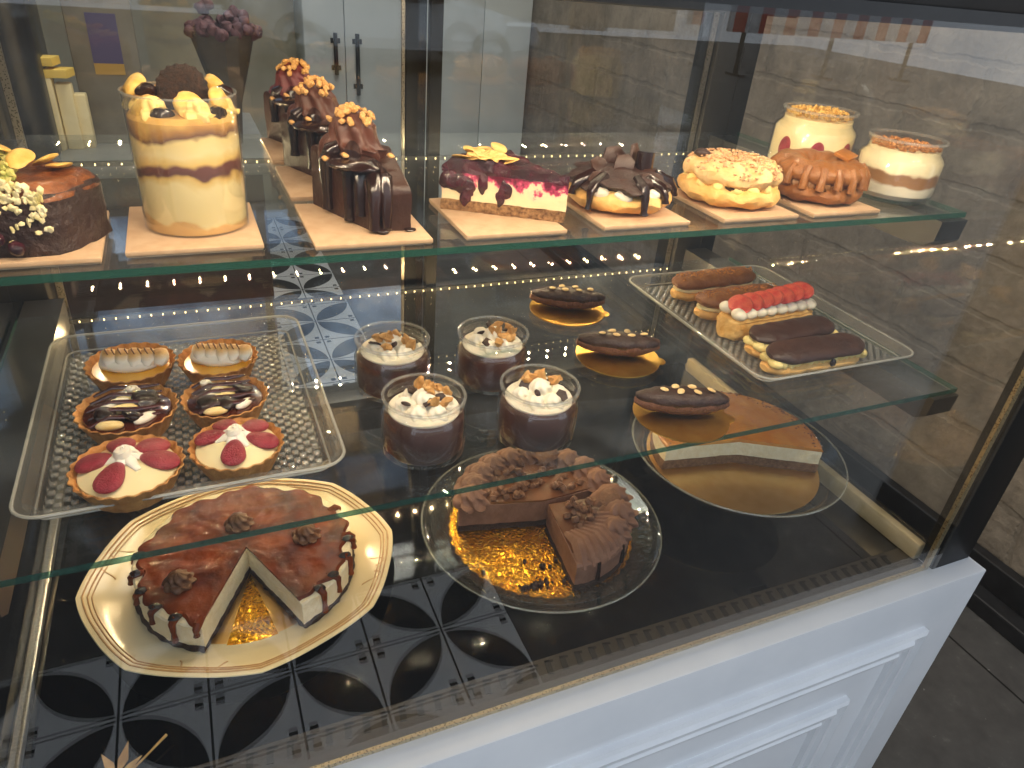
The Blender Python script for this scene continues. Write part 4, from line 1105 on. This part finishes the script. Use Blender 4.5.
# dried leaf sprig at the front of the deck
T = thing('dried_leaf', 'dried golden leaf sprig lying behind the glass at the left', 'leaf', (-.142, .484, ZD+.002), .0)
lm = M('dried_leaf', '#b99862', '#8f6c3c', 60, .6)
mb = MB()
for k, (a, L) in enumerate(((70, .030), (120, .026), (20, .024), (165, .022), (-25, .018))):
    a = radians(a); d = Vector((cos(a), sin(a), 0)); p = Vector((-d.y, d.x, 0))
    vs = [Vector((0, 0, .004)), d*L*.5+p*L*.16+Vector((0, 0, .006)), d*L+Vector((0, 0, .012)), d*L*.5-p*L*.16+Vector((0, 0, .006))]
    low = [v-Vector((0, 0, .0012)) for v in vs]
    mb.rings([low, vs])
part('blade', mb, lm, T)
part('stalk', MB().tube([(0, 0, .004), (.016, .002, .006), (.030, .012, .009), (.044, .024, .010)], [.0014, .0012, .0011, .0016], 6), lm, T)

# ------------------------------------------------------------------ shop behind the case
cup_white = M('cupboard_paint', '#c3c8c6', '#b9bfbd', 5, .35)
T = thing('cupboard', 'tall pale grey cupboard with black bar handles behind the case', 'cupboard', (1.1, 4.16, 0))
part('carcass', MB().box(-.48, .79, -.03, .22, 0, 2.3, b=.004), cup_white, T)
for i, (x0, x1, hx) in enumerate(((-.478, -.272, -.325), (-.268, .15, -.212), (.154, .50, None), (.504, .788, None))):
    d = part('door', MB().box(x0, x1, -.052, -.031, .05, 2.28, b=.003), cup_white, T)
    if hx is not None:
        h = MB().tube([(hx, -.085, .76 if i else .86), (hx, -.085, 1.06)], .011, 10)
        for z in (.80 if i else .89, 1.02): h.tube([(hx, -.086, z), (hx, -.05, z)], .008, 8); h.box(hx-.02, hx+.03, -.056, -.05, z-.012, z+.012)
        sub('handle', h, black_metal, d, label='black bar handle')
T = thing('back_counter', 'dark wooden back counter seen through the rear glass', 'counter', (-.45, 2.2, 0))
wood = M('dark_wood', '#3a2a20', '#2c2019', 12, .5)
part('body', MB().box(-.75, .62, -.25, .3, 0, .93, b=.004), wood, T)
part('worktop', MB().box(-.78, .65, -.28, .33, .93, .965, b=.004), M('worktop_grey', '#8d8d88', '#7c7d7a', 20, .35), T)
T = thing('coffee_grinder', 'black rounded coffee grinder at the left behind the glass', 'coffee grinder', (-.41, 2.1, .965))
part('body', MB().rings([rrect(.13, .13, .05, z) for z in (0, .05, .30, .42)]), black_metal, T)
part('hopper', MB().lathe([(.06, .421), (.115, .52), (.117, .56), (.11, .565), (.0005, .565)], 32), M('smoked_hopper', '#2b2a29', None, rough=.12), T)
part('spout', MB().tube([(0, -.13, .2), (0, -.17, .17), (0, -.175, .12)], [.025, .022, .018], 12), alu, T)
T = thing('paper_bags', 'stack of cream paper bags with yellow tops beside the grinder', 'paper bags', (-.262, 2.08, .965))
for k, (dx, w, h) in enumerate(((-.022, .030, .165), (.012, .034, .150), (.040, .028, .125))):
    part('bag', MB().box(dx-w/2, dx+w/2, -.03+.012*k, .01+.012*k, 0, h, b=.004), M('cream_paper', '#ecdcae', '#e2cf9c', 20, .7), T)
for k, (z, x) in enumerate(((.19, -.02), (.165, .005))):
    part('folded_top', MB().prism([(x-.028, -.03), (x+.022, -.03), (x+.034, .02), (x-.02, .02)], z, z+.018, .002), M('yellow_paper', '#e6c35c', None, rough=.7), T)
T = thing('carton', 'grey brown carton with a violet label behind the trifle', 'carton', (-.150, 2.16, .965))
part('box', MB().box(-.075, .07, -.04, .05, 0, .36, b=.004), M('grey_card', '#7c7362', '#6d6555', 20, .7), T)
part('printed_label', MB().box(-.03, .035, -.0415, -.04, .19, .30), M('violet_print', '#4b4266', None, rough=.5), T, label='violet label with an ochre band')
part('label_band', MB().box(-.03, .035, -.0418, -.04, .165, .19), M('ochre_print', '#b08a3c', None, rough=.5), T)
T = thing('wrapped_bouquet', 'wrapped bundle of plum dried flowers behind the trifle', 'flowers', (.12, 2.12, .965))
part('paper_wrap', MB().lathe([(.02, 0), (.028, .10), (.075, .27), (.078, .27), (.030, .10), (.022, 0)], 24, lambda a, z: 1+.06*sin(7*a), cap0=True), M('brown_wrap', '#5d5040', '#4d4234', 20, .7), T)
mb = MB(); r_ = random.Random(4)
for i in range(60):
    a = r_.uniform(0, 6.28); r = .085*sqrt(r_.random()); mb.blob((r*cos(a), r*sin(a), .27+.07*(1-(r/.09)**2)*r_.random()), .014, .5, 60, 2, seed=i)
part('flower_heads', mb, M('plum_flowers', '#4a2a30', '#6a4446', 60, .7), T, kind='stuff')

# ------------------------------------------------------------------ street behind the viewer (seen only as reflections)
m, t = newmat('street_asphalt'); t.done(t.bsdf(t.ramp(t.noise(30, 4), [(.3, lin('#626260')), (.7, lin('#72716e'))]), .8)); asph = m
struct('street', MB().box(-14, 18, -18, -.3, -.2, -.1), asph, label='pale grey street outside the shop front', cat='street')
struct('wall_street', MB().box(-14, 14, -18.3, -18, 0, 7), M('facade', '#b9ad9c', '#a89c8c', 2, .8), label='pale building facade across the street')

m, t = newmat('sky_glow_emitter')
f = t.ramp(t.noise(1.7, 6, .62), [(.36, lin('#3f5878')), (.56, lin('#9fb8d8')), (.70, lin('#f2f6fb'))])
e = t.n('ShaderNodeEmission'); t.l(f, e.inputs[0]); e.inputs[1].default_value = 1.5; t.done(e.outputs[0])
glow = struct('window_1', MB().box(-1.7, 1.35, 4.385, 4.395, 2.38, 3.25), m, label='unseen glowing panel added to give the shelves a sky sheen')  # invented out-of-view emitter, gives the glass shelves their bluish reflection
fr = MB()
for x in (-1.7, -.7, .32, 1.31): fr.box(x, x+.045, 4.35, 4.39, 2.36, 3.28)
for z in (2.34, 3.24): fr.box(-1.7, 1.355, 4.35, 4.39, z, z+.045)
part('panel_frame', fr, black_metal, glow)
T = thing('parked_car', 'silver car parked across the street, mirrored faintly in the glass', 'car', (3.0, -10.8, -.1))
car = M('silver_paint', '#c9ced2', '#c2c7cb', 3, .18, .4, coat=.6)
side = [(-2.15, .35), (2.1, .33), (2.2, .55), (2.1, .78), (1.2, .92), (.55, 1.36), (-.75, 1.42), (-1.55, .98), (-2.1, .90), (-2.22, .6)]
sd = soft(fine(side, 5), 5)
rs = []
for y, k in ((-.86, .90), (-.84, .97), (-.74, 1), (.74, 1), (.84, .97), (.86, .90)):
    rs.append([(x*k, y*(1 if z < .95 else .80), .35+(z-.35)*k) for x, z in sd])
part('car_body', MB().rings(rs), car, T)
dkg = M('car_glass', '#20262a', None, rough=.05)
for sy in (-1, 1):
    wn = soft(fine([(-1.15, .98), (.98, .97), (.50, 1.28), (-.70, 1.34)], 5), 2)
    part('side_window', MB().rings([[(x, sy*.835-(sy*.10*(z-.95)/.4), z) for x, z in wn], [(x, sy*.86-(sy*.12*(z-.95)/.4), z) for x, z in wn]]), dkg, T)
    for x in (-1.28, 1.34):
        w_ = part('wheel', MB().lathe([(.20, -.1), (.30, -.1), (.32, -.06), (.32, .06), (.30, .1), (.20, .1), (.20, -.1)], 32), M('tyre', '#17181a', None, rough=.8), T, loc=(x, sy*.80, .32), rot=(pi/2, 0, 0))
        hb = MB().lathe([(.0005, .02), (.06, .05), (.06, .07), (.0005, .075)], 20)
        for k in range(10):
            hb.box(-.018, .018, .05, .205, .03, .05, Matrix.Rotation(k*pi/5, 4, 'Z')); hb.box(-.018, .018, .05, .205, -.05, -.03, Matrix.Rotation(k*pi/5, 4, 'Z'))
        sub('wheel_rim', hb, alu, w_)
    part('headlight', MB().blob((1.98, sy*.62, .72), (.16, .14, .07)), white_paint, T)
T = thing('street_barrier', 'red and white striped barrier across the street, mirrored in the glass', 'barrier', (12.0, -11, -.1))
part('board_panel', MB().box(-2.6, 2.6, -.03, .03, .75, 1.35, b=.01), white_paint, T)
mb = MB()
for k in range(9): mb.box(-2.5+k*.6, -2.22+k*.6, -.034, .034, .75, 1.35)
part('red_stripes', mb, M('barrier_red', '#c03028', None, rough=.5), T)
for x in (-2.2, 0, 2.2): part('barrier_leg', MB().box(x-.04, x+.04, -.25, .25, 0, .05).box(x-.03, x+.03, -.03, .03, .05, .75), black_metal, T)
# ------------------------------------------------------------------ lights
W = bpy.data.worlds.new('sky'); SC.world = W; W.use_nodes = True
wt = W.node_tree; bg = wt.nodes['Background']; bg.inputs[0].default_value = (.80, .89, 1, 1); bg.inputs[1].default_value = 1.25
def area(name, loc, rot, sx_, sy_, power, col):
    l = bpy.data.lights.new(name, 'AREA'); l.shape = 'RECTANGLE'; l.size = sx_; l.size_y = sy_; l.energy = power; l.color = col
    o = bpy.data.objects.new(name, l); COL.objects.link(o); o.location = loc; o.rotation_euler = rot; return o
area('shop_fill', (.9, 1.7, 3.35), (0, radians(-12), 0), 1.6, 2.6, 95, (1, .95, .86))  # unseen overhead fill, added to brighten the brick wall and floor

# ------------------------------------------------------------------ camera
yaw, pitch, roll = .448989782, .534728900, -.0938497597
f = Vector((sin(yaw)*cos(pitch), cos(yaw)*cos(pitch), -sin(pitch)))
r = Vector((cos(yaw), -sin(yaw), 0)); d = f.cross(r)
rr = r*cos(roll)+d*sin(roll); dd = r*-sin(roll)+d*cos(roll)
cam = bpy.data.cameras.new('camera'); co = bpy.data.objects.new('camera', cam); COL.objects.link(co)
R3 = Matrix((rr, -dd, -f)).transposed()
co.matrix_world = Matrix.Translation((0, 0, 1.45)) @ R3.to_4x4()
cam.sensor_width = 36; cam.lens = 711.98/1024*36; cam.clip_start = .01; cam.clip_end = 100
SC.camera = co

SC.view_settings.view_transform = 'Standard'; SC.view_settings.look = 'None'
SC.view_settings.exposure = .12; SC.view_settings.gamma = 1; SC.view_settings.use_curve_mapping = False
SC.cycles.transparent_max_bounces = 48; SC.cycles.max_bounces = 14; SC.cycles.glossy_bounces = 6
SC.cycles.caustics_reflective = False; SC.cycles.caustics_refractive = False
SC.cycles.sample_clamp_indirect = 6
